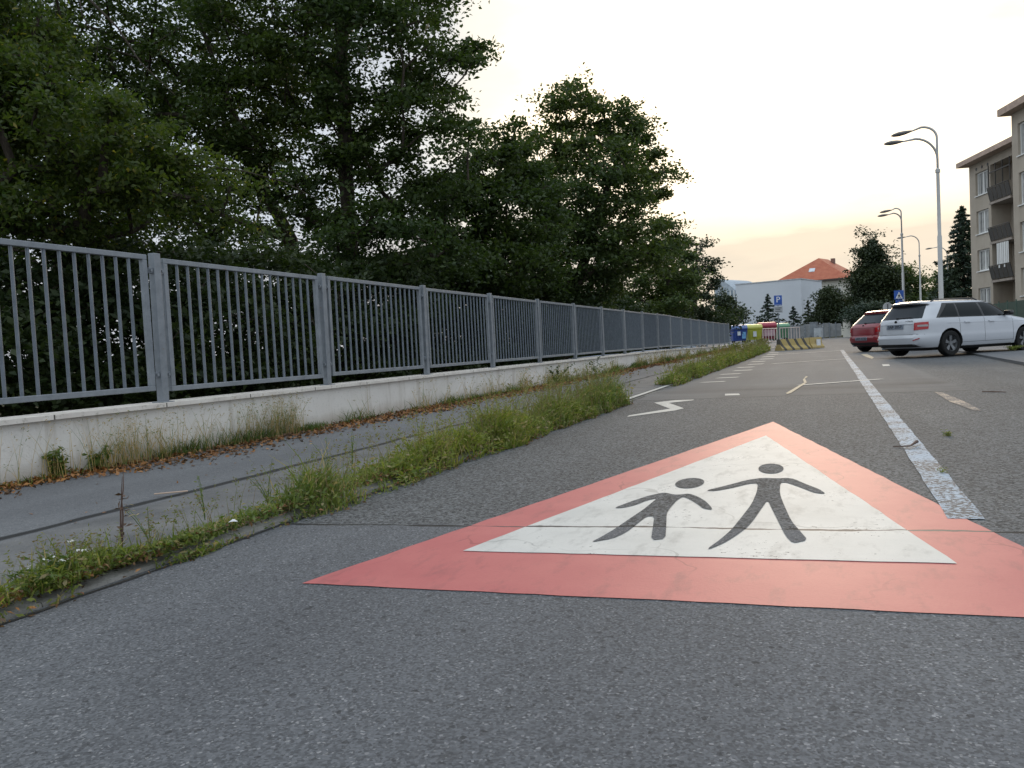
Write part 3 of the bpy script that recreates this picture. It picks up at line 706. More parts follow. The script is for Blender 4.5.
# ------------------------------------------------------------------ buildings
M_white_r = simple('white_render', (.60, .63, .68), .85, .2, 0, .06, .4)
M_cream = simple('cream_render', (.62, .60, .54), .85, .2, 0, .08, .6)
kk = NT('apartment_render', .9, .2); c = kk.mix(kk.step(kk.noise(.5, 5, .6), .3, .7), (.36, .31, .25), (.46, .405, .335)); c = kk.mix(kk.math('MULTIPLY', kk.step(kk.noise(1.5, 5, .7, stretch=(1, 1, .15)), .55, .7), .3), c, (.22, .195, .17)); kk.base(c); kk.bump(kk.noise(30, 3), .01); M_apt = kk.m
M_eave = simple('pinkish_eave', (.46, .34, .27), .8)
kk = NT('clay_tiles', .75, .3); c = kk.mix(kk.step(kk.noise(1.2, 4, .7), .3, .7), (.36, .105, .06), (.46, .16, .09)); z_ = kk.xyz()[2]
c = kk.mix(kk.math('MULTIPLY', kk.math('LESS_THAN', kk.math('PINGPONG', z_, .11), .022), .45), c, (.16, .05, .03)); kk.base(c); M_tile = kk.m
M_frame = simple('white_window_frame', (.72, .72, .70), .5, .5, 0, .04)
M_glass = simple('window_glass', (.10, .11, .12), .06, .7)
M_curt = simple('curtain', (.42, .42, .40), .8)
M_darkm = simple('dark_metal', (.035, .035, .037), .5)
M_panel = simple('balcony_panel', (.055, .050, .045), .6)

class Frame:   # local (s along facade, d outward, z) -> world
    def __init__(s, o, d): s.o = Vector((o[0], o[1], 0)); s.d = Vector((d[0], d[1], 0)).normalized(); s.n = Vector((s.d.y, -s.d.x, 0))
    def mat(s): m = Matrix((s.d, -s.n, Vector((0, 0, 1)))).transposed().to_4x4(); m.translation = s.o; return m
# apartment block: facade corner at px 971, depth 60
A = cg(973, 60.0); th = PSI - math.atan(88/F)        # facade direction, measured left of +Y
dd = Vector((-math.sin(th), math.cos(th), 0))        # pointing away from the viewer along the facade
# local frame: x = along facade towards viewer, y = into the building (right), z up
ex = -dd; ey = Vector((dd.y, -dd.x, 0))
ma = Matrix((ex, ey, Vector((0, 0, 1)))).transposed().to_4x4(); ma.translation = Vector((A.x, A.y, 0))
mai = ma.inverted()
def apx(px_, y_off=0.0):      # s coordinate where pixel column px meets the facade plane y=y_off
    px_ += 2.5; d = ray(px_, hor(px_)); o_ = mai @ CAMP; dl = mai.to_3x3() @ d; t_ = (y_off-o_.y)/dl.y; return o_.x+dl.x*t_
def apz(px_, py_, y_off=0.0):
    d = ray(px_, py_); o_ = mai @ CAMP; dl = mai.to_3x3() @ d; t_ = (y_off-o_.y)/dl.y; return o_.z+dl.z*t_
apt = thing('apartment_building', 'grey brown four storey apartment block with flat projecting eaves at the right edge', 'building')
apt.matrix_world = ma
wz = [(apz(982, 191+0, 0), apz(982, 172.5, 0))]
zt1, zb1 = apz(982, 171.0), apz(982, 194.0)
ztop = apz(971, 166.0)
zs = [(apz(982, b), apz(982, t_)) for t_, b in ((171, 194.5), (210, 233.5), (249.5, 271), (288, 309))]
s1, s2 = apx(976.6), apx(988.9); b0, b1 = apx(991.5), apx(1013.5)
S_END = 14.0
wall = MB()
D = 1.3
# facade left bay with window openings: built as strips around the openings
prev = 0.0
wall.box(0, s1, 0, .35, -.3, ztop); wall.box(s2, b0, 0, .35, -.3, ztop)
for zb, zt in reversed(zs): wall.box(s1+.002, s2-.002, 0, .35, prev-.3 if prev == 0 else prev, zb); prev = zt
wall.box(s1+.002, s2-.002, 0, .35, prev, ztop)
wall.box(0, S_END, .352, 11, -.3, ztop-.01) if False else None
wall.box(0, .35, .352, 11, -.3, ztop)                     # end wall
wall.box(b0+.002, b1+2.0, D, D+.3, -.3, ztop)               # back wall of the loggias
wall.box(b0-.3, b0-.002, .352, D+.29, -.3, ztop-.01)
wall.box(.36, b0-.31, 10.6, 11, -.3, ztop)
wall.box(.36, b0-.31, 1.6, 1.7, -.3, ztop)
wall.box(b0+.002, b1, 0, D-.002, ztop-.55, ztop)
wob = wall.build('wall', M_apt, apt)
# front volume
V2y = -2.6; q0 = apx(1013.6, V2y)
v2z = apz(1014, 113, V2y)
v2 = MB(); zz2 = []
z_w = [(apz(1021, b, V2y), apz(1021, t_, V2y)) for t_, b in ((122, 155), (172, 205), (222, 252), (268, 296))]
w0, w1 = apx(1019.5, V2y), apx(1019.5, V2y)+1.9
v2.box(q0, w0, V2y, V2y+.35, -.3, v2z); v2.box(w1, w1+9, V2y, V2y+.35, -.3, v2z)
prev = -.3
for zb, zt in reversed(z_w): v2.box(w0+.002, w1-.002, V2y, V2y+.35, prev, zb); prev = zt
v2.box(w0+.002, w1-.002, V2y, V2y+.35, prev, v2z)
v2.box(q0, q0+.35, V2y+.352, 11, -.3, v2z-.01); v2.box(w1+8.6, w1+9, V2y+.352, 11, -.3, v2z); v2.box(q0+.4, w1+8.5, V2y+2.0, V2y+2.1, -.3, v2z-.02)
v2.build('wall', M_apt, apt)
rf = MB(); rf.box(-.35, q0-.002, -.75, 11.4, ztop+.004, ztop+.34); rf.box(q0-.4, w1+9.5, V2y-.6, 11.4, v2z+.004, v2z+.40); rf.build('roof', M_eave, apt)
def window(par, x0, x1, y, z0, z1, split=2, curtain=True):
    m = MB(); f = .09
    m.box(x0, x1, y, y+.08, z0, z0+f); m.box(x0, x1, y, y+.08, z1-f, z1); m.box(x0, x0+f, y+.001, y+.079, z0+f, z1-f); m.box(x1-f, x1, y+.001, y+.079, z0+f, z1-f)
    for i in range(1, split):
        xm = x0+(x1-x0)*i/split; m.box(xm-f*.7, xm+f*.7, y+.001, y+.079, z0+f, z1-f)
    w_ = m.build('window', M_frame, par)
    q = MB(); q.box(x0+f*.5, x1-f*.5, y+.045, y+.055, z0+f*.5, z1-f*.5); q.build('pane', M_glass, w_)
    sl_ = MB(); sl_.box(x0-.05, x1+.05, y-.22, y-.002, z0-.06, z0-.004); sl_.build('sill', M_frame, w_)
    if curtain:
        cu = MB(); n_ = 14; 
        for k in range(n_):
            if (k*7+int(z0*3)) % 5 == 0: continue
            a_ = x0+.1+(x1-x0-.2)*k/n_; cu.box(a_, a_+(x1-x0-.2)/n_*.9, y+.02+.01*(k % 2), y+.03+.01*(k % 2), z0+.1, z1-.1)
        cu.build('curtain', M_curt, w_)
    return w_
for zb, zt in zs: window(apt, s1+.01, s2-.01, .14, zb+.01, zt-.01)
for zb, zt in z_w: window(apt, w0+.01, w1-.01, V2y+.14, zb+.01, zt-.01)
for i, (zb, zt) in enumerate(zs):
    yb = [197, 235.5, 273.5, 307][i]; pz = apz(1000, yb-3, -.9)
    m = MB(); m.box(b0+.03, b1-.02, -.14, D-.01, zb-.95, zb-.80); sb = m.build('balcony', simple('balcony_slab', (.33, .28, .24), .8), apt)
    r_ = MB(); n_ = 5; L0, L1 = b0+.05, b1-.02
    for k in range(n_):
        a_ = L0+(L1-L0)*k/n_+.04; bb = L0+(L1-L0)*(k+1)/n_-.04
        r_.add([(a_, -.08, zb-.72), (bb, -.08, zb-.72), (bb, -.26, zb+.12), (a_, -.26, zb+.12), (a_, -.06, zb-.72), (bb, -.06, zb-.72), (bb, -.24, zb+.12), (a_, -.24, zb+.12)],
               [(0,3,2,1),(4,5,6,7),(0,1,5,4),(1,2,6,5),(2,3,7,6),(3,0,4,7)])
    r_.build('balustrade', M_panel, sb)
    h_ = MB(); h_.tube([(L0, -.27, zb+.18), (L1, -.27, zb+.18)], .03, 6); h_.tube([(L0, -.27, zb+.18), (L0, -.06, zb-.8)], .02, 6); h_.tube([(L1, -.27, zb+.18), (L1, -.06, zb-.8)], .02, 6); h_.tube([(L0, -.27, zb+.18), (L0, 0, zb+.18)], .02, 6); h_.build('handrail', M_darkm, sb)
    if i == 0:
        gl = MB()
        for k in range(4):
            a_ = L0+(L1-L0)*k/3-.03; gl.box(a_, a_+.06, -.18, -.12, zb+.2, ztop-.6)
        gl.box(L0, L1, -.182, -.118, (zb+ztop)/2, (zb+ztop)/2+.07); gl.build('glazing_frame', M_panel, sb)
    if i == 2:
        cl_ = MB()
        for k in range(9): cl_.box(b0+1.3+k*.17, b0+1.3+k*.17+.15, -.3+.02*(k % 3), -.28+.02*(k % 3), zb+.2-.25*(k % 4 == 1), zt+.1)
        cl_.build('laundry', M_frame, sb)
    dr = MB(); dr.box(b0+.5, b0+2.6, D-.06, D-.002, zb-.75, zt); dr.build('balcony_door', M_glass, apt)
vn = MB()
for k in range(3): vn.lathe([(0, -.02), (.11, -.02), (.11, .0)], 12, 'y', (s1+.2+k*.85, -.002, ztop-.42))
vn.build('attic_vents', M_darkm, apt)

# white box building
def box_pts(p, q, depth, z0, z1, mb):
    p = Vector((p.x, p.y, 0)); q = Vector((q.x, q.y, 0)); d = (q-p).normalized(); nn = Vector((-d.y, d.x, 0))
    poly = [p, q, q+nn*depth, p+nn*depth]; mb.prism([(v.x, v.y) for v in poly], z0, z1); return d, nn
pL, pR = cg(737.5, 96.5), cg(802.7, 92)
zt = cp(802.7, 279.3, 92).z
m = MB(); d_, n_v = box_pts(pL, pR, 8, .0, zt, m)
wb = thing('white_box_building', 'plain white windowless box building with a flat roof', 'building', (pL.x, pL.y, 0))
m.v = [(a-pL.x, b-pL.y, c_) for a, b, c_ in m.v]; m.build('wall', M_white_r, wb)
m = MB(); pA = Vector((pL.x, pL.y, 0)); d_, n_v = box_pts(pL-d_*.05-n_v*.05, Vector((pR.x, pR.y, 0))+d_*.05-n_v*.05, 8.1, zt+.003, zt+.12, m)
m.v = [(a-pL.x, b-pL.y, c_) for a, b, c_ in m.v]; m.build('parapet', simple('parapet_metal', (.45, .47, .50), .5), wb)
# glazed link building further left
gl = thing('glazed_hall', 'pale hall with a curved roof and glass wall left of the white box building', 'building')
p0, p1 = cg(716, 104), cg(737, 102); m = MB(); box_pts(p0, p1, 8, .1, cp(730, 291, 103).z, m); m.build('wall', simple('pale_glass_wall', (.30, .36, .42), .25), gl)
m = MB(); dA = (Vector((p1.x, p1.y, 0))-Vector((p0.x, p0.y, 0))); nA = Vector((-dA.y, dA.x, 0)).normalized(); zr = cp(730, 291, 103).z
arc = [(t_, zr+.02+1.6*math.sin(math.pi*(.5+.5*t_))) for t_ in np.linspace(0, 1, 10)]
for (a, za), (b, zb_) in zip(arc[:-1], arc[1:]):
    A_ = Vector((p0.x, p0.y, 0))+dA*a; B_ = Vector((p0.x, p0.y, 0))+dA*b
    m.add([(A_.x, A_.y, zr+.01), (B_.x, B_.y, zr+.01), (B_.x, B_.y, zb_+.02), (A_.x, A_.y, za+.02)]+[((A_+nA*8).x, (A_+nA*8).y, zr+.01), ((B_+nA*8).x, (B_+nA*8).y, zr+.01), ((B_+nA*8).x, (B_+nA*8).y, zb_+.02), ((A_+nA*8).x, (A_+nA*8).y, za+.02)],
          [(0,1,2,3),(4,7,6,5),(3,2,6,7),(0,3,7,4),(1,5,6,2),(0,4,5,1)])
m.build('roof', simple('pale_sheet_roof', (.40, .45, .50), .95, .1), gl)
m = MB()
for k in range(6):
    A_ = Vector((p0.x, p0.y, 0))+dA*(.05+k*.18)-nA*.06; m.box(A_.x-.06, A_.x+.06, A_.y-.06, A_.y+.06, .2, zr)
m.build('mullions', M_frame, gl)

# red roofed house
h0, h1 = cg(775, 118), cg(849, 112)
ze = cp(835, 278.5, 113).z; zap = cp(818, 257, 116).z
H0 = Vector((h0.x, h0.y, 0)); H1 = Vector((h1.x, h1.y, 0)); d_ = (H1-H0).normalized(); nn = Vector((-d_.y, d_.x, 0)); Wd = (H1-H0).length
mh = Matrix((d_, nn, Vector((0, 0, 1)))).transposed().to_4x4(); mh.translation = H0
hs = thing('red_roofed_house', 'cream house with a hipped red tile roof behind the white box', 'house'); hs.matrix_world = mh
m = MB(); m.box(.5, Wd-.5, .5, 11.5, 0, ze-.05); m.build('wall', M_cream, hs)
xa = Wd*.52; rr = MB(); ov = .25
rr.add([(-ov, -.1, ze), (Wd+ov, -.1, ze), (Wd+ov, 12.1, ze), (-ov, 12.1, ze), (xa, 4.2, zap), (xa+.3, 8.0, zap)], [(0,1,4),(1,2,5,4),(2,3,5),(3,0,4,5),(0,3,2,1)])
rf_ = rr.build('roof', M_tile, hs)
m = MB(); m.box(-ov-.05, Wd+ov+.05, -.18, 12.2, ze-.22, ze-.02); m.build('eaves', simple('dark_eaves', (.07, .05, .045), .7), hs)
m = MB(); m.box(xa+1.1, xa+1.6, 6.3, 6.9, zap-1.6, zap-.05); m.build('chimney', simple('chimney_brick', (.22, .13, .10), .8), rf_)
m = MB(); m.box(.5, 2.2, 3, 6, ze+.02, ze+.95); m.build('dormer', simple('dormer_render', (.28, .19, .16), .8), rf_)
# skylight on the front slope
fx, fz = Wd*.49, (zap-ze)*.42; sy = -.1+4.3*.42
m = MB(); m.add([(fx-.4, sy-.15, ze+fz-.05), (fx+.4, sy-.15, ze+fz-.05), (fx+.4, sy+.35, ze+fz+.42), (fx-.4, sy+.35, ze+fz+.42), (fx-.4, sy-.15, ze+fz-.5), (fx+.4, sy-.15, ze+fz-.5), (fx+.4, sy+.35, ze+fz+.0), (fx-.4, sy+.35, ze+fz+.0)],
    [(0,1,2,3),(7,6,5,4),(0,4,5,1),(1,5,6,2),(2,6,7,3),(3,7,4,0)]); m.build('skylight', simple('skylight_glass', (.6, .65, .7), .15), rf_)
wx = Wd*.82; window(hs, wx-.8, wx+.9, .40, ze-2.7, ze-1.3, 2, False)

# far garden fence, walls, cabinets
gf = thing('garden_fence', 'grey panel fence in front of the white box building and trees', 'fence')
a_, b_ = cg(787, 77), cg(842, 76); A_ = Vector((a_.x, a_.y, 0)); B_ = Vector((b_.x, b_.y, 0)); n_ = 9
Mgf = simple('grey_panels', (.27, .28, .29), .7)
for k in range(n_):
    P = A_.lerp(B_, k/n_); Q = A_.lerp(B_, (k+1)/n_); d_ = (Q-P).normalized(); m = MB(); zb = g(P.y); h_ = 1.25
    P2 = P+d_*.06; Q2 = Q-d_*.06; nn = Vector((-d_.y, d_.x, 0))*.04
    m.prism([(P2.x, P2.y), (Q2.x, Q2.y), (Q2.x+nn.x, Q2.y+nn.y), (P2.x+nn.x, P2.y+nn.y)], zb+.05, zb+h_+.1*(k % 3 == 0)); m.build('panel', Mgf, gf)
    m = MB(); m.box(P.x-.05, P.x+.05, P.y-.05, P.y+.05, zb-.1, zb+h_+.12); m.build('post', M_galv, gf)
gw = thing('garden_wall', 'white rendered garden wall with a dark gate behind the red car', 'wall')
a_, b_ = cg(843, 74), cg(871, 70); A_ = Vector((a_.x, a_.y, 0)); B_ = Vector((b_.x, b_.y, 0))
for k, (t0, t1, nm) in enumerate([(0, .28, 'pier'), (.28, .50, 'gate'), (.50, .66, 'pier'), (.66, .80, 'gate'), (.80, 1.0, 'pier')]):
    P = A_.lerp(B_, t0); Q = A_.lerp(B_, t1); d_ = (Q-P).normalized(); nn = Vector((-d_.y, d_.x, 0))*(.3 if nm == 'pier' else .06); e_ = d_*.004; P = P+e_; Q = Q-e_
    m = MB(); zb = g(P.y); m.prism([(P.x, P.y), (Q.x, Q.y), (Q.x+nn.x, Q.y+nn.y), (P.x+nn.x, P.y+nn.y)], zb-.1, zb+(1.7 if nm == 'pier' else 1.45)); m.build(nm, M_cream if nm == 'pier' else M_darkm, gw)
def cabinet(px_, zc_, w_, h_, mat, label, name='junction_cabinet', cat='cabinet'):
    p = cg(px_, zc_); t = thing(name, label, cat, p, -.3); m = MB(); m.bbox(-w_/2, w_/2, -.2, .2, .12, h_, .02); m.build('body', mat, t)
    m = MB(); m.bbox(-w_/2-.03, w_/2+.03, -.23, .23, h_+.003, h_+.06, .01); m.build('cap', M_galv, t); m = MB(); m.box(-w_/2+.03, w_/2-.03, -.18, .18, -.05, .118); m.build('plinth', M_kerb, t)
    m = MB(); m.box(-w_/2+.06, w_/2-.06, -.215, -.202, .2, h_-.08); m.build('door', mat, t); return t
cabinet(814, 68, .55, 1.35, simple('cabinet_grey', (.22, .24, .26), .6), 'dark grey junction cabinet in front of the garden fence')
cabinet(818.5, 67.5, .62, .95, simple('cabinet_pale', (.45, .48, .50), .6), 'lower pale grey junction cabinet right beside the dark grey one')
# green mesh fence by the apartments
gn = thing('green_fence', 'green mesh fence at the foot of the apartment block', 'fence')
a_, b_ = cg(984, 50), cg(1060, 38); A_ = Vector((a_.x, a_.y, 0)); B_ = Vector((b_.x, b_.y, 0)); n_ = 8
Mgm = simple('green_mesh', (.05, .085, .065), .7)
for k in range(n_):
    P = A_.lerp(B_, k/n_); Q = A_.lerp(B_, (k+1)/n_); z0 = .35; z1 = 2.0; m = MB()
    d_ = (Q-P).normalized(); L_ = (Q-P).length
    for q in range(14): 
        c0 = P+d_*(L_*(q+.12)/14); c1 = P+d_*(L_*(q+.88)/14); m.prism([(c0.x, c0.y), (c1.x, c1.y), (c1.x+.01, c1.y+.01), (c0.x+.01, c0.y+.01)], z0, z1)
    m.build('mesh_panel', Mgm, gn); m = MB(); m.tube([(P.x, P.y, .0), (P.x, P.y, 2.1)], .03, 8); m.build('post', simple('green_post', (.06, .12, .09), .5), gn)
# low earth bank behind the cars
bk = MB(); 
pts = [cg(930, 44), cg(975, 36), cg(1120, 27), cg(1300, 40), cg(1200, 90), cg(960, 95)]
bm_ = [(p.x, p.y) for p in pts]; cxx = sum(p[0] for p in bm_)/6; cyy = sum(p[1] for p in bm_)/6
bk.add([(x, y, -.05) for x, y in bm_]+[(cxx+(x-cxx)*.9, cyy+(y-cyy)*.9, .38) for x, y in bm_], [tuple(range(6, 12))]+[(i, (i+1) % 6, 6+(i+1) % 6, 6+i) for i in range(6)])
tag(bk.build('bank', M_soil), kind='structure')

# ------------------------------------------------------------------ street lamps
M_pole = simple('lamp_pole_paint', (.42, .42, .41), .5, .5, .2, .12, 2); M_lamp = simple('lamp_head_grey', (.16, .15, .14), .5)
def lamp(px_, ytop, zc_, arms, label, rz):
    b = cg(px_, zc_); H_ = cp(px_-4, ytop, zc_).z-b.z; t = thing('street_lamp', label, 'street lamp', b, rz, 'street lamps along the parking row')
    zb = H_*.80
    m = MB(); m.tube([(0, 0, 0), (0, 0, .9), (0, 0, .95), (0, 0, H_*.5), (0, 0, H_*.5+.03), (0, 0, zb)], [.115, .112, .09, .082, .066, .062], 14); m.build('pole', M_pole, t, smooth=True)
    m = MB(); m.lathe([(.09, zb-.12), (.09, zb), (.05, zb+.05)], 14); m.build('collar', M_pole, t, smooth=True)
    for (reach, ang, hh) in arms:
        c_, s_ = math.cos(ang), math.sin(ang); pts = []
        top = zb+(H_-zb)*hh; turn = min(1.3, reach*.6)
        pts.append((0, 0, zb-.05))
        for k in range(9):
            a = math.pi/2*k/8; pts.append((turn*(1-math.cos(a)), 0, (top-turn*.9)+turn*.9*math.sin(a)))
        pts.append((reach, 0, top-.10))
        pts = [(x*c_, x*s_, z) for x, y, z in pts]; m = MB(); m.tube(pts, [.045]*10+[.028], 10); ar = m.build('arm', M_pole, t, smooth=True)
        m = MB(); prof = [(-.05, .035, .03), (.05, .06, .05), (.2, .11, .075), (.42, .15, .085), (.6, .13, .06), (.70, .05, .02)]; nn_ = 10; vs_ = []
        for x, w_, h_ in prof:
            for k in range(nn_):
                a = 2*math.pi*k/nn_; X = reach+x; Y = math.cos(a)*w_; Z = top-.09-x*.10+math.sin(a)*h_; vs_.append((X*c_-Y*s_, X*s_+Y*c_, Z))
        fs_ = [(i*nn_+k, i*nn_+(k+1) % nn_, (i+1)*nn_+(k+1) % nn_, (i+1)*nn_+k) for i in range(5) for k in range(nn_)]+[tuple(range(nn_)), tuple(5*nn_+k for k in range(nn_))]
        m.add(vs_, fs_); m.build('lamp_head', M_lamp, ar, smooth=True)
    return t
W = math.pi+PSI   # arms point to the left in the picture, square to the road
lamp(942, 127, 32, [(1.45, W+.1, .70), (.90, W-.5, 1.0)], 'nearest and tallest street lamp with two curved arms', 0)
lamp(904.5, 208.5, 55, [(.95, W+.1, .80), (.60, W-.5, 1.0)], 'second street lamp with two curved arms, behind the white car', 0)
lamp(921.5, 236, 73, [(1.3, W+.05, 1.0)], 'farther street lamp with a single arm between the two armed lamps', 0)
lamp(949, 247, 86, [(1.6, W+.05, 1.0)], 'farthest single armed street lamp half hidden behind the nearest pole', 0)

# ------------------------------------------------------------------ text helper
def text_mesh(s, size, mat, parent, m, name='lettering', thick=.003):
    cu = bpy.data.curves.new('t', 'FONT'); cu.body = s; cu.size = size; cu.align_x = 'CENTER'; cu.align_y = 'CENTER'; cu.extrude = thick
    o = bpy.data.objects.new('t', cu); C.objects.link(o); dg = bpy.context.evaluated_depsgraph_get(); me = bpy.data.meshes.new_from_object(o.evaluated_get(dg)); bpy.data.objects.remove(o)
    me.transform(m); me.materials.clear(); return mkobj(name, me, mat, parent)
def facing(loc, rz): return Matrix.Translation(loc) @ Matrix.Rotation(rz, 4, 'Z') @ Matrix.Rotation(math.pi/2, 4, 'X')
M_signb = simple('sign_blue', (.02, .09, .38), .4); M_signw = simple('sign_white', (.75, .76, .78), .4); M_signback = simple('sign_back_grey', (.35, .36, .37), .5, .5, .4); M_black = simple('black_paint', (.02, .02, .02), .5)
# parking sign
def sign_post(px_, zc_, top_y, label, name, rz=PSI):
    b = cg(px_, zc_); H_ = cp(px_, top_y, zc_).z-b.z; t = thing(name, label, 'road sign', b, rz)
    m = MB(); m.tube([(0, 0, -.05), (0, 0, H_)], .032, 10); m.build('pole', M_galv, t, smooth=True); return t, H_
t, H_ = sign_post(779, 50, 295.5, 'blue parking sign with a white plate below on a grey pole', 'parking_sign')
m = MB(); m.bbox(-.24, .24, -.06, -.035, H_-.62, H_, .008); sp_ = m.build('sign_plate', M_signb, t); text_mesh('P', .50, M_signw, sp_, facing((.0, -.064, H_-.27), 0))
m = MB(); m.bbox(-.2, .2, -.064, -.061, H_-.59, H_-.57, .001); m.build('white_edge', M_signw, sp_)
m = MB(); m.bbox(-.27, .27, -.06, -.035, H_-1.05, H_-.66, .008); sp2 = m.build('supplementary_plate', simple('plate_grey_white', (.42, .44, .46), .5), t)
m = MB()
for k in range(3): m.box(-.2, .2-.08*(k % 2), -.064, -.061, H_-.78-.1*k, H_-.745-.1*k)
m.build('plate_print', M_darkm, sp2)
# pedestrian crossing sign
t, H_ = sign_post(899.5, 46, 290.5, 'blue pedestrian crossing sign with a smaller blue plate below', 'crossing_sign')
m = MB(); m.bbox(-.27, .27, -.06, -.035, H_-.50, H_, .008); sp_ = m.build('sign_plate', M_signb, t)
m = MB(); m.prism([(-.2, 0), (.2, 0), (0, .37)], -.003, .003); m.xform(facing((0, -.065, H_-.45), 0)); tri = m.build('white_triangle', M_signw, sp_)
m = MB(); m.prism(ell(0, .25, .025, .025, 10), -.003, .003); m.prism([(-.03, .21), (.03, .21), (.08, .15), (.05, .14), (.03, .17), (.03, .12), (.09, .03), (.05, .03), (0, .1), (-.06, .03), (-.1, .03), (-.03, .12), (-.03, .17), (-.07, .13), (-.09, .15)], -.003, .003)
m.xform(facing((0, -.072, H_-.45), 0)); m.build('walker_symbol', M_black, sp_)
m = MB(); m.bbox(-.2, .2, -.06, -.035, H_-.95, H_-.54, .008); sp2 = m.build('lower_plate', M_signb, t)
m = MB(); m.bbox(-.02, .02, -.064, -.061, H_-.90, H_-.62, .001); m.bbox(.06, .1, -.064, -.061, H_-.90, H_-.72, .001); m.build('plate_symbol', M_signw, sp2)
# round sign seen from behind
t, H_ = sign_post(888, 52, 302.5, 'small round sign seen from behind beside the crossing sign', 'round_sign')
m = MB(); m.lathe([(0, -.06), (.30, -.06), (.31, -.05), (.31, -.04), (0, -.04)], 28, 'y', (0, 0, H_-.31)); m.build('sign_disc', simple('disc_back', (.45, .46, .47), .5), t, smooth=True)
m = MB(); m.bbox(-.03, .03, -.075, -.062, H_-.5, H_-.1, .003); m.build('bracket', M_darkm, t)

# ------------------------------------------------------------------ waste containers, barriers
def container(px_, zc_, col, lid, label, stickers=(), s=1.0):
    rz_ = PSI*.9
    b = cg(px_, zc_); b.z = g(b.y)+walkz(-5); t = thing('waste_container', label, 'waste container', b, PSI*.9, 'recycling containers on the paved stand'); t.scale = (.86, 1, 1)
    bodym = simple('container_'+str(px_), col, .45, .5, 0, .12, 2); lidm = simple('container_lid_'+str(px_), lid, .4, .5, 0, .1, 2)
    m = MB(); w0_, w1_, d0, d1 = .56*s, .66*s, .38*s, .50*s
    lv = [(.15, w0_, d0), (.30, w0_+.02, d0+.02), (.95, w1_-.02, d1-.02), (1.0, w1_+.03, d1+.03), (1.06, w1_+.03, d1+.03)]
    vs_ = []; 
    for z, w_, d in lv: vs_ += [(-w_, -d, z*s), (w_, -d, z*s), (w_, d, z*s), (-w_, d, z*s)]
    fs_ = [(i*4+k, i*4+(k+1) % 4, (i+1)*4+(k+1) % 4, (i+1)*4+k) for i in range(4) for k in range(4)]+[(3, 2, 1, 0), (16, 17, 18, 19)]
    m.add(vs_, fs_)
    for x in (-.4, -.13, .13, .4): m.box(x*s-.02, x*s+.02, -d1-.005, -d0+.02, .35*s, .93*s)
    m.build('bin_body', bodym, t)
    m = MB(); pr = [(-.53, 1.065), (-.53, 1.12), (-.45, 1.24), (-.25, 1.33), (.05, 1.36), (.35, 1.33), (.52, 1.2), (.53, 1.065)]
    n_ = len(pr); m.add([(-.68*s, y*s, z*s) for y, z in pr]+[(.68*s, y*s, z*s) for y, z in pr], [tuple(range(n_)), tuple(reversed(range(n_, 2*n_)))]+[(i, i+n_, (i+1) % n_+n_, (i+1) % n_) for i in range(n_)])
    m.build('lid', lidm, t)
    for x in (-.45, .45):
        for y in (-.3, .3):
            m = MB(); m.lathe([(0, -.02), (.075, -.02), (.08, 0), (.075, .02), (0, .02)], 12, 'y', (x*s, y*s, .082)); m.tube([(x*s, y*s, .1), (x*s, y*s, .2)], .02, 6); m.build('wheel', M_black, t, smooth=True)
    m = MB()
    for x in (-.7, .7): m.tube([(x*s, -.2, .88*s), (x*s, .2, .88*s)], .025, 8)
    m.build('handles', M_black, t)
    for (x0, x1, z0, z1, c_) in stickers:
        m = MB(); m.box(x0*s, x1*s, -.535*s, -.515*s, z0*s, z1*s); m.build('sticker', c_, t)
    return t
M_stkw = simple('sticker_white', (.62, .66, .70), .5); M_stkb = simple('sticker_lightblue', (.15, .35, .60), .5)
container(738.5, 63, (.022, .055, .24), (.10, .16, .35), 'blue recycling container with white and light blue stickers', [(-.22, .05, .55, .85, M_stkw), (.18, .5, .3, .8, M_stkb)])
container(753.5, 63.5, (.42, .44, .05), (.50, .50, .12), 'yellow recycling container between the blue and the red ones', [(-.18, .12, .4, .8, M_stkw)])
container(767, 64, (.25, .02, .04), (.33, .03, .06), 'dark red container with rounded lid right of the yellow container', [(-.4, .5, .35, .8, simple('sticker_pink', (.5, .32, .36), .5))], 1.08)
container(781, 67, (.08, .22, .12), (.13, .30, .18), 'green container behind the white guard rails', (), 1.0)

M_rail = simple('white_pink_rail', (.62, .52, .48), .5)
def guard(px0, z0, px1, z1, label):
    a, b = cg(px0, z0), cg(px1, z1); t = thing('guard_rail', label, 'guard rail', a, 0, 'white tube guard rails by the container stand'); d = b-a; d.z = 0; L_ = d.length; d.normalize()
    off = walkz(-4); z_ = lambda s, h: tuple(d*s+Vector((0, 0, h+off)))
    m = MB(); m.tube([z_(0, 0), z_(0, .98), z_(L_, .98), z_(L_, 0)], .03, 8); m.tube([z_(0, .28), z_(L_, .28)], .022, 8); m.build('frame', M_rail, t, smooth=True)
    m = MB(); k = 5 if px1 < 780 else 7
    for i in range(1, k): m.tube([z_(L_*i/k, .28), z_(L_*i/k, .98)], .020, 6)
    m.build('rail_bars', M_rail, t, smooth=True); return t
guard(763, 43, 777, 44.2, 'white tubular guard rail slanting away left of the parking sign')
guard(780, 46, 799.5, 47, 'white tubular guard rail right of the parking sign')
kk = NT('striped_concrete', .8, .3); o_ = kk.n('ShaderNodeTexCoord').outputs['Object']; q = kk.n('ShaderNodeSeparateXYZ'); kk.put(q.inputs[0], o_)
s_ = kk.math('PINGPONG', kk.math('ADD', q.outputs[0], kk.math('MULTIPLY', q.outputs[2], .55)), .235); yel = kk.mix(kk.step(kk.noise(6, 4, .7), .4, .7), (.44, .33, .12), (.36, .29, .15))
kk.base(kk.mix(kk.math('GREATER_THAN', s_, .155), yel, (.085, .08, .07))); M_stripe = kk.m
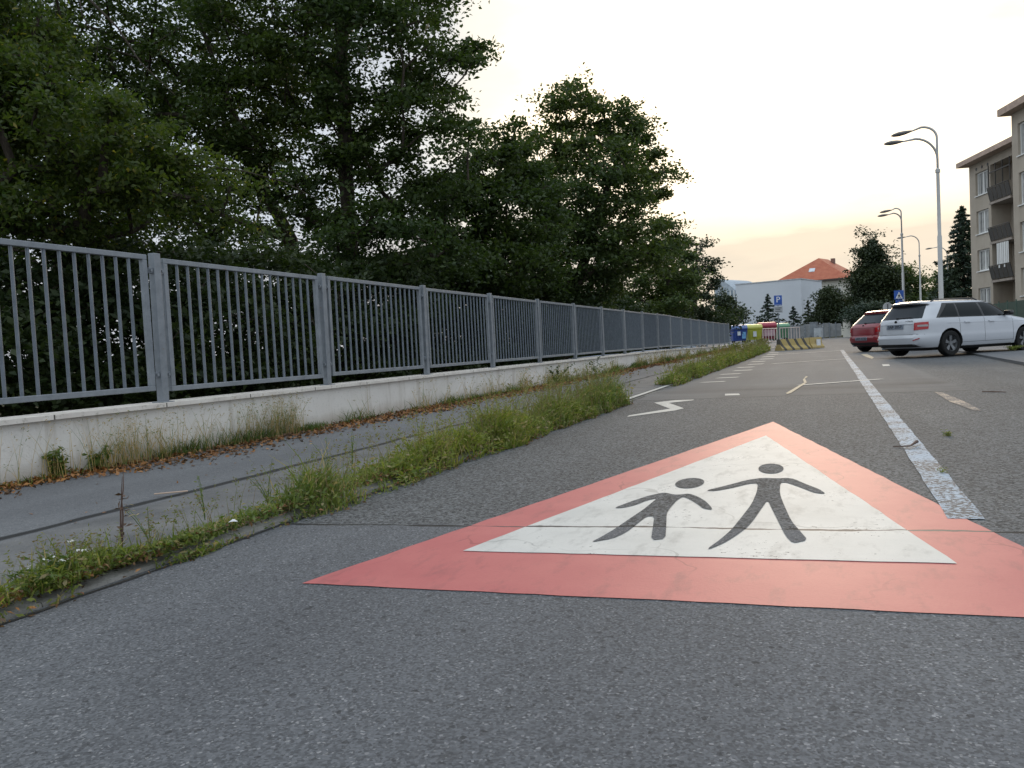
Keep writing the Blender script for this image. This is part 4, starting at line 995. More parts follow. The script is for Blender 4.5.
kk = NT('yellow_concrete', .8, .3); kk.base(kk.mix(kk.step(kk.noise(4, 4, .7), .4, .7), (.44, .33, .13), (.36, .28, .15))); M_yel = kk.m
def barrier(px0, zc0, px1, zc1, h, mat, label, plate=False):
    a, b = cg(px0, zc0), cg(px1, zc1); d = b-a; d.z = 0; L_ = d.length
    t = thing('road_barrier', label, 'road barrier', a, math.atan2(d.y, d.x), 'yellow concrete road barriers')
    pr = [(-.24, 0), (-.24, .08), (-.13, .22), (-.09, h), (.09, h), (.13, .22), (.24, .08), (.24, 0)]; n_ = len(pr)
    m = MB(); xs_ = [0, L_]
    m.add([(.0, y, z) for y, z in pr]+[(L_, y, z) for y, z in pr], [tuple(range(n_)), tuple(reversed(range(n_, 2*n_)))]+[(i, i+n_, (i+1) % n_+n_, (i+1) % n_) for i in range(n_)])
    m.build('barrier_body', mat, t)
    m = MB(); m.tube([(L_*.2, 0, h-.02), (L_*.2, 0, h+.06), (L_*.2+.12, 0, h+.06), (L_*.2+.12, 0, h-.02)], .012, 6); m.tube([(L_*.8, 0, h-.02), (L_*.8, 0, h+.06), (L_*.8+.12, 0, h+.06), (L_*.8+.12, 0, h-.02)], .012, 6); m.build('lifting_loops', M_darkm, t)
    if plate: m = MB(); m.box(L_*.45, L_*.75, -.2, -.155, .12, .42); m.build('reflector', M_signw, t)
    return t
barrier(778, 37.6, 807, 38.3, .52, M_stripe, 'yellow and black striped concrete barrier at the road edge')
barrier(807.6, 38.5, 819.3, 39.2, .52, M_yel, 'plain yellow concrete barrier with a white patch at the end of the striped one', True)

# ------------------------------------------------------------------ cars
def car(label, base_, rz, paint_m, L_, kind, plate_txt, plate_m, front_txt=''):
    t = thing('parked_car', label, 'car', base_, rz, 'cars parked in the bays on the right')
    k_ = L_/4.66
    rows = [(.17, .34, 4.30, .74), (.24, .12, 4.55, .85), (.33, .03, 4.63, .893), (.42, .01, 4.655, .903), (.50, .0, 4.66, .907), (.56, .03, 4.655, .907), (.585, .05, 4.65, .903), (.64, .052, 4.63, .903), (.70, .060, 4.60, .900), (.76, .068, 4.54, .900), (.82, .075, 4.40, .897), (.865, .085, 4.22, .893), (.91, .105, 3.98, .885), (.95, .125, 3.74, .875), (.985, .150, 3.55, .862),
            (1.02, .185, 3.50, .848), (1.08, .235, 3.42, .825), (1.15, .290, 3.31, .800), (1.22, .345, 3.19, .770), (1.29, .400, 3.06, .735), (1.345, .440, 2.94, .700), (1.38, .40, 2.84, .670), (1.41, .375, 2.72, .625), (1.435, .44, 2.56, .55), (1.452, .60, 2.32, .44), (1.462, .85, 2.05, .30), (1.467, 1.1, 1.7, .15)]
    if kind == 'hatch':
        rows = [(z, xr+max(0, z-.88)*.55, xf, w_) for z, xr, xf, w_ in rows]
    rows = [(z, xr*k_, xf*k_, w_) for z, xr, xf, w_ in rows]
    Z = [r_[0] for r_ in rows]
    def row(z): return tuple(float(np.interp(z, Z, [r_[i] for r_ in rows])) for i in (1, 2, 3))
    def nexp(z): return 4.6 if z < .9 else 4.6-.6*min(1, (z-.9)/.5)
    def sp(v, e): return math.copysign(abs(v)**e, v)
    def pt(a, z, off=0.0):
        xr, xf, w_ = row(z); n_ = nexp(z); hl = (xf-xr)/2; xc = (xf+xr)/2
        return Vector((xc-(hl+off)*sp(math.cos(a), 2/n_), -(w_+off)*sp(math.sin(a), 2/n_), z))   # a=0 rear centre, a=90 right side (-y)
    def side(x, z, off=.0, s=-1):
        xr, xf, w_ = row(z); n_ = nexp(z); hl = (xf-xr)/2; xc = (xf+xr)/2; u = min(.9995, abs(x-xc)/hl)
        return Vector((x, s*(w_*(1-u**n_)**(1/n_)+off), z))
    def rear(y, z, off=.0, front=False):
        xr, xf, w_ = row(z); n_ = nexp(z); hl = (xf-xr)/2; xc = (xf+xr)/2; u = min(.9995, abs(y)/w_); q_ = hl*(1-u**n_)**(1/n_)+off
        return Vector((xc+q_ if front else xc-q_, y, z))
    # angles: denser at corners so that the outline is evenly sampled
    n_ = 5.5; A4 = [math.atan2(max(0, t_)**(n_/2), (1-t_)**(n_/2)) if False else None for t_ in (0,)]
    qa = []
    for s_ in np.linspace(0, 1, 13): # param along quarter: first along rear edge then side
        qa.append(math.asin((s_)**(n_/2)))
    qb = [math.acos(s_**(n_/2)) for s_ in np.linspace(1, 0, 1)]
    quarter = sorted(set([math.asin(u**(n_/2)) for u in (0, .25, .5, .7, .82, .9, .95, .98)]+[math.acos(u**(n_/2)) for u in (.98, .95, .9, .84, .76, .66, .55, .44, .33, .22, .11, 0)]))
    ring = quarter + [math.pi-a for a in reversed(quarter[:-1])]
    ring = ring + [2*math.pi-a for a in reversed(ring[1:-1])]
    m = MB(); nr = len(ring)
    for z in Z:
        for a in ring: m.v.append(tuple(pt(a, z)))
    for i in range(len(Z)-1):
        for k in range(nr): m.f.append((i*nr+k, i*nr+(k+1) % nr, (i+1)*nr+(k+1) % nr, (i+1)*nr+k)); m.mi.append(0)
    m.f += [tuple(range(nr)), tuple((len(Z)-1)*nr+k for k in range(nr))]; m.mi += [1, 0]
    body = m.build('body', [paint_m, M_plast], t, smooth=True)
    # wheel arches cut out
    wheels = [(1.04*k_, .0), (3.72*k_, .0)]; WR = .325
    cut = MB()
    for wx_, _ in wheels:
        for s in (-1, 1):
            cut.lathe([(.385, -.22), (.385, .25)], 40, 'y', (wx_, s*.80, WR+.01), mi=0)
    co = cut.build('cut', [M_plast])
    co.parent = t
    md = body.modifiers.new('b', 'BOOLEAN'); md.operation = 'DIFFERENCE'; md.object = co; md.solver = 'EXACT'
    bpy.context.view_layer.update(); dg = bpy.context.evaluated_depsgraph_get()
    me = bpy.data.meshes.new_from_object(body.evaluated_get(dg)); body.modifiers.clear(); body.data = me; bpy.data.objects.remove(co)
    me.materials.clear(); me.materials.append(paint_m); me.materials.append(M_plast)
    cs_ = np.array([p.center[:] for p in me.polygons]); nrm = np.array([p.normal[:] for p in me.polygons]); mi_ = []
    for c_ in cs_:
        inarch = any(math.hypot(c_[0]-wx_, c_[2]-WR-.01) < .384 for wx_, _ in wheels) and abs(c_[1]) < .93
        mi_.append(1 if (c_[2] < .235 or inarch) else 0)
    me.polygons.foreach_set('material_index', mi_); me.polygons.foreach_set('use_smooth', [True]*len(mi_)); me.set_sharp_from_angle(angle=R(30))
    def patch(fn, poly, name, mat, off=.006, nu=10, nv=6, par=t, thick=.012):
        """poly: 4 corners (u,v) bottom-left, bottom-right, top-right, top-left, mapped by fn(u,v,off)"""
        m = MB(); (a0, b0_), (a1, b1_), (a2, b2_), (a3, b3_) = poly
        for lay in (off, off-thick):
            for j in range(nv+1):
                for i in range(nu+1):
                    s, q_ = i/nu, j/nv; u_ = (a0*(1-s)+a1*s)*(1-q_)+(a3*(1-s)+a2*s)*q_; v_ = (b0_*(1-s)+b1_*s)*(1-q_)+(b3_*(1-s)+b2_*s)*q_
                    m.v.append(tuple(fn(u_, v_, lay)))
        N = (nu+1)*(nv+1); f = lambda i, j: j*(nu+1)+i
        for j in range(nv):
            for i in range(nu):
                m.f.append((f(i, j), f(i+1, j), f(i+1, j+1), f(i, j+1))); m.f.append(tuple(N+q_ for q_ in (f(i, j), f(i, j+1), f(i+1, j+1), f(i+1, j))))
        for i in range(nu): m.f += [(f(i, 0), N+f(i, 0), N+f(i+1, 0), f(i+1, 0)), (f(i, nv), f(i+1, nv), N+f(i+1, nv), N+f(i, nv))]
        for j in range(nv): m.f += [(f(0, j), f(0, j+1), N+f(0, j+1), N+f(0, j)), (f(nu, j), N+f(nu, j), N+f(nu, j+1), f(nu, j+1))]
        m.mi = [0]*len(m.f); return m.build(name, mat, par, smooth=True)
    hx = (.28 if kind == 'hatch' else 0)
    for s in (-1, 1):
        sd = lambda u, v, o_: side(u, v, o_, s)
        x0 = (.62+hx)*k_; x1 = (.88+hx*.8)*k_
        patch(sd, [(x0, .995), (3.42*k_, .975), (2.86*k_, 1.375), (x1+.10, 1.375)], 'window_surround', M_gloss, .005, 26, 8)
        patch(sd, [(x0+.10, 1.02), (1.32*k_, 1.012), (1.34*k_, 1.345), (x1+.22, 1.345)], 'rear_quarter_window', M_cglass, .009, 8, 6)
        patch(sd, [(1.39*k_, 1.012), (2.18*k_, 1.003), (2.14*k_, 1.350), (1.41*k_, 1.348)], 'rear_door_window', M_cglass, .009, 10, 6)
        patch(sd, [(2.27*k_, 1.003), (3.26*k_, .998), (2.83*k_, 1.335), (2.23*k_, 1.350)], 'front_door_window', M_cglass, .009, 10, 6)
        for xx, xt in ((1.36, 1.34), (2.22, 2.22), (3.27, 3.25)):
            patch(sd, [(xx*k_-.004, .34), (xx*k_+.004, .34), (xt*k_+.004, .97), (xt*k_-.004, .97)], 'door_seam', M_plast, .0015, 2, 12, thick=.004)
        patch(sd, [(1.36*k_, .335), (3.27*k_, .335), (3.27*k_, .343), (1.36*k_, .343)], 'sill_seam', M_plast, .0015, 14, 1, thick=.004)
        patch(sd, [(1.34*k_, .245), (3.22*k_, .245), (3.22*k_, .19), (1.34*k_, .19)], 'sill_trim', M_plast, .006, 14, 2)
        patch(sd, [(.9*k_, .845), (3.9*k_, .815), (3.9*k_, .828), (.9*k_, .861)], 'shoulder_crease', paint_m, .006, 20, 1)
        for xx in (1.50, 2.36):
            patch(sd, [(xx*k_, .84), (xx*k_+.20, .838), (xx*k_+.20, .868), (xx*k_, .870)], 'door_handle', paint_m, .034, 6, 2, thick=.03)
        mr = MB(); p = side(3.02*k_, 1.02, 0, s); mr.bbox(p.x-.07, p.x+.09, min(p.y+s*.06, p.y+s*.25), max(p.y+s*.06, p.y+s*.25), .98, 1.11, .035); mr.bbox(p.x-.02, p.x+.05, min(p.y-s*.02, p.y+s*.1), max(p.y-s*.02, p.y+s*.1), .985, 1.02, .01); mr.build('wing_mirror', M_gloss, t, smooth=True)
        al = lambda u, v, o_: pt(s*-1*u if False else (u if s < 0 else 2*math.pi-u), v, o_)
        la = math.asin(.62**(4.6/2)); lb = math.acos(.86**(4.6/2))
        tl = patch(al, [(la, .70), (lb, .72), (lb*1.04, .905), (la, .895)], 'tail_light', M_tail, .012, 14, 5)
        la2 = math.asin(.70**(4.6/2)); lb2 = math.asin(.86**(4.6/2))
        patch(al, [(la2, .785), (lb2, .785), (lb2, .835), (la2, .832)], 'reversing_lamp', M_lens, .0145, 8, 3, par=tl)
        patch(al, [(math.asin(.62**2.3), .425), (math.acos(.93**2.3), .475), (math.acos(.93**2.3), .50), (math.asin(.62**2.3), .447)], 'rear_reflector', M_tail, .008, 10, 2)
        patch(al, [(math.pi-math.acos(.86**2.3), .60), (math.pi-math.asin(.55**2.3), .60), (math.pi-math.asin(.55**2.3), .72), (math.pi-math.acos(.86**2.3), .76)], 'headlight', M_lens, .008, 14, 3)
        if kind == 'estate':
            rl = MB(); pts = []
            for q_ in np.linspace(0, 1, 12):
                x = (.72+1.65*q_)*k_; e = min(q_, 1-q_); pts.append((x, s*.55, 1.42+.055*min(1, e*12)))
            rl.tube(pts, .017, 8); rl.build('roof_rail', M_gloss, t, smooth=True)
    # rear window and tailgate details
    rr_ = lambda u, v, o_: rear(u, v, o_)
    z0r, z1r = (1.0, 1.335)
    rw = patch(rr_, [(-.66, z0r), (.66, z0r), (.56, z1r), (-.56, z1r)], 'rear_window', M_cglass2, .006, 16, 6)
    patch(rr_, [(-.60, z1r+.004), (.60, z1r+.004), (.57, 1.372), (-.57, 1.372)], 'roof_spoiler', paint_m if kind != 'estate' else M_gloss, .05, 12, 2, thick=.05)
    wp = MB(); a_ = rear(.0, 1.02, .02); b_ = rear(-.42, 1.035, .02); wp.tube([a_, b_], [.014, .008], 6); wp.lathe([(.0, -.01), (.035, -.01), (.035, .02), (0, .02)], 10, 'z', (a_.x, a_.y, a_.z)); wp.build('wiper', M_black, t, smooth=True)
    patch(rr_, [(-.74, .585), (.74, .585), (.74, .592), (-.74, .592)], 'tailgate_seam', M_plast, .002, 14, 1, thick=.004)
    patch(rr_, [(-.62, .862), (.62, .862), (.62, .88), (-.62, .88)], 'tailgate_crease', paint_m, .012, 12, 1)
    zp = .745 if kind == 'estate' else .42
    pl = patch(rr_, [(-.27, zp), (.27, zp), (.27, zp+.115), (-.27, zp+.115)], 'licence_plate', plate_m, .014, 6, 2)
    px_ = rear(0, zp+.05, .017); text_mesh(plate_txt, .115, M_plate_ink, pl, Matrix.Translation((px_.x, 0, zp+.055)) @ Matrix.Rotation(-math.pi/2, 4, 'Z') @ Matrix.Rotation(math.pi/2, 4, 'X'), thick=.002)
    em = MB(); ep = rear(0, .93, .004); em.lathe([(0, -.006), (.038, -.006), (.045, .003), (0, .008)], 18, 'z'); em.xform(Matrix.Translation((ep.x-.004, 0, .925)) @ Matrix.Rotation(-math.pi/2, 4, 'Y')); em.build('round_emblem', M_gloss, t, smooth=True)
    if kind == 'estate':
        fx_ = rear(-.42, .93, .004); text_mesh('OCTAVIA', .055, M_gloss, t, Matrix.Translation((fx_.x-.004, -.42, .93)) @ Matrix.Rotation(-math.pi/2, 4, 'Z') @ Matrix.Rotation(math.pi/2, 4, 'X'), thick=.002)
    # black lower bumper insert
    patch(rr_, [(-.66, .26), (.66, .26), (.58, .345), (-.58, .345)], 'bumper_insert', M_plast, .008, 14, 3)
    ex_ = MB(); e_ = rear(.45, .27, 0); ex_.tube([(e_.x-.03, .45, .235), (e_.x+.25, .45, .235)], .03, 12); ex_.build('exhaust_pipe', M_galv, t, smooth=True)
    # windscreen
    fr_ = lambda u, v, o_: rear(u, v, o_, True)
    patch(fr_, [(-.70, 1.03), (.70, 1.03), (.58, 1.36), (-.58, 1.36)], 'windscreen', M_cglass, .006, 14, 6)
    patch(fr_, [(-.45, .52), (.45, .52), (.52, .68), (-.52, .68)], 'grille', M_plast, .008, 12, 3)
    # wheels
    for wx_, _ in wheels:
        for s in (-1, 1):
            wl = MB(); yc = s*.79
            wl.lathe([(.215, -.10), (.30, -.105), (.322, -.085), (.325, 0), (.322, .085), (.30, .105), (.215, .10)], 40, 'y', (wx_, yc, WR), caps=False)
            wh = wl.build('wheel', M_tyre, t, smooth=True)
            rm = MB(); rm.lathe([(.218, -.09), (.218, .09), (.206, .092), (.195, .05), (.195, -.05), (.206, -.092)], 40, 'y', (wx_, yc, WR), caps=False); 
            ya = yc+s*.075; yi = yc+s*.045
            for k in range(5):
                a = 2*math.pi*k/5+.3
                for da in (-.13, .13):
                    ca, sa = math.cos(a+da), math.sin(a+da); tx, tz = -sa, ca; q_ = []
                    for (r_, w_, yy) in ((.045, .022, ya-s*.012), (.205, .019, ya)):
                        q_ += [(wx_+ca*r_+tx*w_, yy, WR+sa*r_+tz*w_), (wx_+ca*r_-tx*w_, yy, WR+sa*r_-tz*w_), (wx_+ca*r_-tx*w_, yi, WR+sa*r_-tz*w_), (wx_+ca*r_+tx*w_, yi, WR+sa*r_+tz*w_)]
                    rm.add(q_, [(0,1,5,4),(1,2,6,5),(2,3,7,6),(3,0,4,7),(0,3,2,1),(4,5,6,7)])
            rm.lathe([(0, min(yi, ya)), (.055, min(yi, ya)), (.055, max(yi, ya)), (0, max(yi, ya)+.004)], 20, 'y', (wx_, 0, WR))
            rm.build('rim', M_rim, wh, smooth=True)
            bk_ = MB(); bk_.lathe([(0, -.03), (.20, -.03), (.20, .0), (0, .0)], 30, 'y', (wx_, yc, WR)); bk_.build('brake_disc', M_darkm, wh, smooth=True)
    un = MB(); un.bbox(.45*k_, 4.2*k_, -.6, .6, .16, .22, .02); un.build('underbody', M_plast, t)
    ax = MB()
    for wx_, _ in wheels: ax.tube([(wx_, -.72, WR-.03), (wx_, .72, WR-.03)], .05, 8)
    ax.build('axles', M_plast, t)
    return t
def carpaint(name, col, rough=.28, metal=0.0):
    k = NT(name, rough, .5, metal); k.b.inputs['Coat Weight'].default_value = .4; k.b.inputs['Coat Roughness'].default_value = .12
    dirt = k.math('MULTIPLY', k.step(k.xyz()[2], .75, .25), .35); k.base(k.mix(dirt, k.mix(k.step(k.noise(1.5, 4), .3, .7), col, tuple(v*.95 for v in col)), tuple(v*.6+.03 for v in col))); return k.m
M_plast = simple('black_plastic', (.018, .018, .019), .65); M_gloss = simple('gloss_black', (.010, .010, .011), .15, .5)
M_cglass = glass_dark('car_glass', (.010, .013, .014), .03); M_cglass2 = glass_dark('rear_car_glass', (.030, .036, .042), .04)
M_tail = simple('tail_light_red', (.36, .01, .015), .15, .6); M_lens = simple('clear_lens', (.34, .33, .33), .12, .6)
M_tyre = simple('tyre_rubber', (.018, .018, .018), .85, .2); M_rim = simple('alloy_rim', (.22, .23, .24), .35, .5, .6)
M_plate = simple('plate_white', (.20, .23, .28), .4); M_plate2 = simple('plate_dark', (.10, .13, .19), .35); M_plate_ink = simple('plate_ink', (.03, .03, .035), .4)
HEAD = math.pi/2+PSI-R(69)      # world heading angle of the cars
def place_car(pxw, zcw, lift, **k):
    w_ = cg(pxw, zcw); hd = Vector((math.cos(HEAD), math.sin(HEAD), 0)); lf = Vector((-hd.y, hd.x, 0)); kk_ = k['L_']/4.66
    o_ = w_ - hd*(1.04*kk_) + lf*.79; o_.z = g(w_.y)+lift; return car(base_=o_, rz=HEAD, **k)
place_car(948, 21.2, .03, label='white estate car parked at an angle, seen from behind right', paint_m=carpaint('white_car_paint', (.50, .52, .56)), L_=4.66, kind='estate', plate_txt='3AP 2857', plate_m=M_plate)
place_car(899, 28.6, .0, label='dark red hatchback half hidden behind the white estate car', paint_m=carpaint('red_car_paint', (.19, .010, .018)), L_=4.25, kind='hatch', plate_txt='2AM 4190', plate_m=M_plate)

# ------------------------------------------------------------------ weeds, grass, litter
def kerbz(x, y): return g(y)+(walkz(x) if x < -2.6 else (.05 if x < -2.5 else 0))
def scatter_strip(n_, yf, xf):
    y = yf(n_); x = xf(n_, y); z = np.array([kerbz(a, b)-.005 for a, b in zip(x, y)]); return np.stack([x, y, z], 1)
def clumpy_y(n_, y0, y1, k, s):
    c_ = rng.uniform(y0, y1, k); wgt = rng.uniform(.3, 1, k); wgt /= wgt.sum(); return np.clip(c_[rng.choice(k, n_, p=wgt)]+rng.normal(0, s, n_), y0, y1)
def hfun(y): return np.interp(y, [1.5, 2.6, 3.2, 5, 8, 10.4, 14, 16, 30, 46], [.11, .12, .18, .26, .35, .39, .36, .36, .42, .45])
def nz1(y, seed, f):
    r_ = np.random.default_rng(seed).random(4000); t_ = (np.asarray(y)+10)*f; i_ = t_.astype(int); q_ = t_-i_; q_ = q_*q_*(3-2*q_); return r_[i_]*(1-q_)+r_[i_+1]*q_
def verge(name, y0, y1, n_, lab_, wid=.11, cx=-2.60):
    def pos(q, keep=.0):
        y = np.concatenate([clumpy_y(q//2, y0, y1, int((y1-y0)*7), .06), rng.uniform(y0, y1, q-q//2)])
        dens = .25+.75*nz1(y, 5, 2.2); y = y[rng.random(q) < dens*np.interp(y, [1.5, 3.5, 5], [.75, .8, 1])]
        x = cx+.05*(nz1(y, 6, 1.1)-.5)+.10*(nz1(y, 7, 3.0)-.5)+np.clip(rng.normal(0, wid, len(y)), -2.2*wid, 1.9*wid)*np.clip((y-1.2)/3.0, .5, 1.0)
        return np.stack([x, y, np.array([kerbz(a_, b_)-.004 for a_, b_ in zip(x, y)])], 1)
    b = pos(n_); H = hfun(b[:, 1])*(.35+1.0*nz1(b[:, 1], 9, 2.7))*np.exp(-((b[:, 0]-cx)/(wid*2))**2*.6)
    h = H*rng.uniform(.2, 1.0, len(b))*np.where(rng.random(len(b)) < .12, 1.6, 1.0); V = [blades(b, h, .0042+.0035*rng.random(len(b))+.0004*b[:, 1], .85, 3)]
    b2 = pos(int(n_*2.6)); hh = hfun(b2[:, 1])*(.35+1.0*nz1(b2[:, 1], 9, 2.7)); b2[:, 2] += rng.uniform(.0, 1, len(b2))**1.3*hh*.62
    sz = rng.uniform(.6, 1.5, len(b2)); V.append(leaves(b2, (.020+.0022*b2[:, 1])*sz, (.008+.0011*b2[:, 1])*sz, .0, .5))
    o = quads_mesh(name, np.concatenate(V), M_grass); tag(o, lab_, 'grass', kind='stuff')
    # tall thin stalks carrying small seed heads
    b3 = pos(int(n_*.11)); h3 = hfun(b3[:, 1])*rng.uniform(.7, 1.45, len(b3)); S = blades(b3, h3, .0022+.0003*b3[:, 1], .55, 3); tips = S[-len(b3):, 2]
    q = np.repeat(tips, 7, 0)+rng.normal(0, 1, (len(b3)*7, 3))*np.array([.007, .007, .018]); yy_ = np.repeat(b3[:, 1], 7)
    o = quads_mesh('seed_stalks', np.concatenate([S, leaves(q, .014+.0012*yy_, .005+.0005*yy_, -.3, .2)]), M_stalk); tag(o, 'thin stalks with seed heads standing above the '+('near' if y0 < 5 else 'far')+' verge grass', 'grass', kind='stuff')
    # brown withered mat underneath
    b4 = pos(int(n_*.5)); b4[:, 2] += rng.uniform(.0, .035, len(b4)); b4[:, 0] += .03
    o = quads_mesh('withered_leaves', leaves(b4, .022+.0015*b4[:, 1], .010+.001*b4[:, 1], .0, 1.0), M_wither); tag(o, 'withered brown leaves under the '+('near' if y0 < 5 else 'far')+' verge grass', 'leaves', kind='stuff')
M_stalk = foliage('seed_stalk_mix', (.10, .13, .05), (.20, .19, .10), (.16, .12, .07), .4, .3)
M_wither = foliage('withered_mat', (.08, .05, .025), (.20, .11, .055), (.05, .07, .02), .2, .3)
verge('verge_grass', 1.4, 10.6, 17000, 'green grass and weeds growing along the near kerb')
verge('verge_grass', 14.3, 41, 11000, 'green weeds along the far kerb towards the barrier', .095, -2.62)
# grassy tufts and dry stalks along the wall foot
n_ = 6500
yy = np.concatenate([clumpy_y(n_*3//4, 1.0, 30, 42, .16), rng.uniform(1, 40, n_-n_*3//4)])
b = np.stack([-4.80+np.abs(rng.normal(0, .045, n_)), yy, np.array([g(a)+walkz(-4.8) for a in yy])], 1)
o = quads_mesh('wall_foot_grass', blades(b, np.interp(yy, [0, 8, 40], [.15, .18, .28])*rng.uniform(.2, 1.1, n_)*(.3+.9*nz1(yy, 21, 1.7)), .005+.0004*yy, .9, 3), M_weed); tag(o, 'green grass tufts growing at the foot of the pale wall', 'grass', kind='stuff')
n_ = 1500; yy = np.concatenate([clumpy_y(n_//3, 3.6, 6.6, 12, .14), clumpy_y(n_-n_//3, 1.5, 34, 46, .2)])
b = np.stack([-4.79+np.abs(rng.normal(0, .04, n_)), yy, np.array([g(a)+walkz(-4.8) for a in yy])], 1)
hh = rng.uniform(.12, .40, n_); V = blades(b, hh, .0026+.0003*yy, .5, 3); tip = V[-n_:, 2]
sd_ = np.repeat(tip, 3, 0)+rng.normal(0, .012, (n_*3, 3)); V2 = leaves(sd_, .018+.001*np.repeat(yy, 3), .004+.0004*np.repeat(yy, 3), .1)
o = quads_mesh('dry_grass', np.concatenate([V, V2]), M_dry); tag(o, 'straw coloured dry grass stalks against the pale wall', 'grass', kind='stuff')
# fallen leaves
n_ = 17000; yy = np.concatenate([rng.uniform(1, 47, n_//2), 1+46*rng.random(n_-n_//2)**2]); xx = -4.82+np.abs(rng.normal(0, 1, n_))*(.09+.17*nz1(yy, 31, 1.3)); zz = np.array([g(b_)+walkz(a) for a, b_ in zip(xx, yy)])+.004+rng.uniform(0, .035, n_)*np.exp(-(xx+4.82)*6)
V = leaves(np.stack([xx, yy, zz], 1), .030+.0022*yy, .018+.0016*yy, .0, 1.6)
n2 = 1500; y2 = clumpy_y(n2, 1.6, 10.5, 26, .12); x2 = -2.58+rng.normal(0, .06, n2); z2_ = np.array([kerbz(a, b_) for a, b_ in zip(x2, y2)])+.004+rng.uniform(0, .03, n2)
V2 = leaves(np.stack([x2, y2, z2_], 1), .024+.001*y2, .013+.001*y2, .0, 1.6)
n3 = 220; y3 = rng.uniform(1.6, 30, n3); x3 = rng.uniform(-4.6, -2.7, n3); z3 = np.array([g(b_)+walkz(a) for a, b_ in zip(x3, y3)])+.004
V3 = leaves(np.stack([x3, y3, z3], 1), np.full(n3, .022), np.full(n3, .011), 0, 4)
o = quads_mesh('fallen_leaves', np.concatenate([V, V2, V3]), M_litter); tag(o, 'brown fallen leaves along the wall foot and the kerb', 'leaves', kind='stuff')

def weed(name, label, at_, h, nst, mat, ln, wd, nl, spread=.12, stemm=None, flowers=0, cat='plant', group=None):
    t = thing(name, label, cat, at_, random.uniform(0, 6), group); m = MB(); cen = []; tips = []
    for i in range(nst):
        a = random.uniform(0, 6.28); r_ = random.uniform(.2, 1)*spread; hh = h*random.uniform(.6, 1.0); pts = [(0, 0, 0)]
        for k in range(1, 5): q_ = k/4; pts.append((math.cos(a)*r_*q_**1.6+random.uniform(-.006, .006), math.sin(a)*r_*q_**1.6, hh*q_))
        m.tube(pts, [.0035*h/.3, .003*h/.3, .0025*h/.3, .0018*h/.3, .001], 5); tips.append(pts[-1])
        for k in range(nl):
            q_ = random.uniform(.12, 1)*3.999; j = int(q_); f_ = q_-j; p = Vector(pts[j]).lerp(Vector(pts[j+1]), f_); cen.append(p+Vector((random.gauss(0, ln*.35), random.gauss(0, ln*.35), random.gauss(0, .01))))
    m.build('stem', stemm or M_gstem, t, smooth=True)
    quads_mesh('leaves', leaves(np.array(cen), np.full(len(cen), ln), np.full(len(cen), wd), .1, .8), mat, t)
    if flowers:
        fl = []; 
        for i in range(flowers):
            p = np.array(tips[i % len(tips)])+rng.normal(0, .012, 3); fl.append(p+rng.normal(0, .011, (9, 3))*np.array([1, 1, .25]))
        for f_ in fl: quads_mesh('flower', leaves(f_, np.full(len(f_), .011), np.full(len(f_), .009), 0, 3), M_flower, t)
    return t
def wp_(px_, py_, off=.05): p = gp(px_, py_, off); return (p.x, p.y, p.z)
weed('tall_dry_weed', 'tall dark dried weed stem standing in the near verge', wp_(122, 556), .40, 2, foliage('withered', (.06, .04, .03), (.12, .07, .05), None, .1), .035, .014, 9, .05, M_stem)
weed('flowering_weed', 'low weed with white flowers at the left end of the verge', wp_(68, 578), .12, 9, M_weed, .035, .014, 14, .14, None, 8)
weed('broad_leaf_weed', 'leafy green weed with upright stems at the wall foot, left part', wp_(58, 478, .09), .20, 9, M_weed, .05, .022, 22, .10)
weed('broad_leaf_weed', 'second leafy weed right beside the first at the wall foot', wp_(98, 470, .09), .17, 10, M_weed, .055, .024, 18, .16)
weed('broad_leaf_weed', 'green weed at the wall foot below the second railing post', wp_(268, 432, .09), .20, 8, M_weed, .05, .022, 20, .12)
weed('sapling', 'thin leafy sapling against the pale wall below the fourth post', wp_(474, 396, .09), .42, 3, M_weed, .06, .03, 26, .12)
weed('sapling', 'spreading sapling against the wall right of the thin one', wp_(556, 384, .09), .42, 6, M_leafC, .06, .03, 22, .40)
weed('sapling', 'slim dark stemmed sapling against the wall before the far railing panels', wp_(596, 377, .09), .50, 4, M_leafC, .07, .03, 20, .22)
weed('broad_leaf_weed', 'small yellow green weed in the verge beside the kerb gap', wp_(40, 590), .09, 12, M_weed, .05, .008, 10, .16)
weed('broad_leaf_weed', 'round tuft of weeds at the far end of the pale wall', wp_(734, 352, .09), .42, 12, M_weed, .10, .05, 26, .35)
weed('grass_tuft', 'small grass tuft growing in the asphalt right of the bluish line', wp_(948, 436, 0), .03, 26, M_grass, .03, .004, 4, .05)
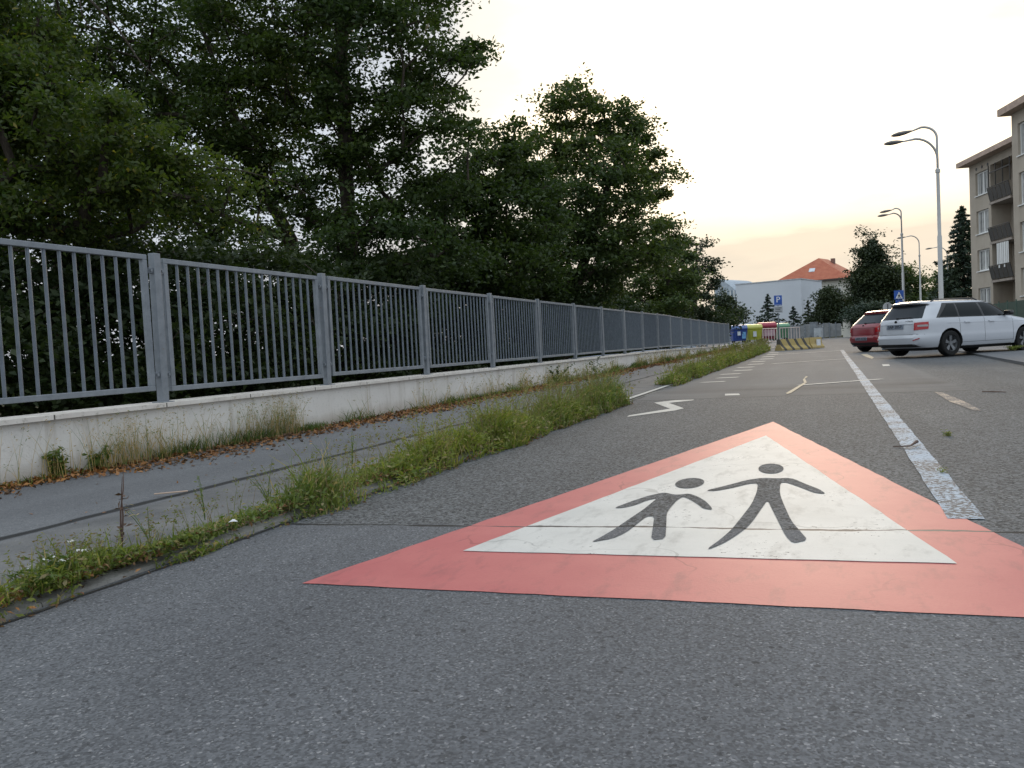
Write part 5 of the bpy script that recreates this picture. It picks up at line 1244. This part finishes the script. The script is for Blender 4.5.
weed('grass_tuft', 'tiny grass tuft growing on the edge of the bluish line', wp_(943, 473, 0), .02, 14, M_grass, .025, .004, 3, .03)
weed('grass_tuft', 'larger grass tuft on the raised parking apron below the white car', wp_(1012, 350, .07), .13, 40, M_grass, .10, .012, 8, .35)
for i, (a, b_) in enumerate([(150, 546), (205, 520), (268, 505), (330, 478), (352, 470), (420, 450), (470, 425), (515, 420), (560, 405), (600, 402)]):
    p = wp_(a, b_); t = weed('seed_stalk', 'thin grass stalk with a feathery seed head standing above the near verge', p, .22+.02*i, 3, M_dry if i % 3 == 0 else M_grass, .022+.002*i, .005, 16, .10, None, 0, 'plant', 'seed stalks above the near verge')
def twig(pts, r_, label):
    b0_ = Vector(pts[0]); m = MB(); m.tube([tuple(Vector(p)-b0_) for p in pts], r_, 6); t = m.build('twig', M_stem, None, smooth=True); t.location = b0_; tag(t, label, 'twig')
p1, p2, p3 = gp(893, 446.5, .006), gp(910, 446, .02), gp(917, 441.5, .03); twig([p1, p2, p3], [.003, .005, .012], 'dark twig with a crumpled leaf lying across the bluish line')
p1, p2 = gp(982, 391.5, .012), gp(1006, 392, .012); twig([p1, (p1+p2)/2+Vector((0, .02, 0)), p2], [.005, .008, .004], 'dark twig lying on the asphalt at the right edge')
m = MB(); m.bbox(-.09, .09, -.008, .008, 0, .006, .002); o = m.build('wood_splinter', simple('pale_wood', (.5, .36, .27), .7)); p = gp(171, 493, .07); o.location = (p.x, p.y, p.z); o.rotation_euler = (0, 0, .65); tag(o, 'pale wood splinter lying on the pavement near the wall', 'litter')
m = MB(); m.add([(-.04, -.02, .005), (.03, -.03, .02), (.05, .02, .008), (.0, .03, .03), (-.03, .02, .012), (0, 0, .035)], [(0,1,5),(1,2,5),(2,3,5),(3,4,5),(4,0,5)]); o = m.build('paper_scrap', M_signw); o.scale = (.45, .45, .45); p = gp(233, 527, .06); o.location = (p.x, p.y, p.z+.02); tag(o, 'crumpled white paper scrap caught in the verge weeds', 'litter')
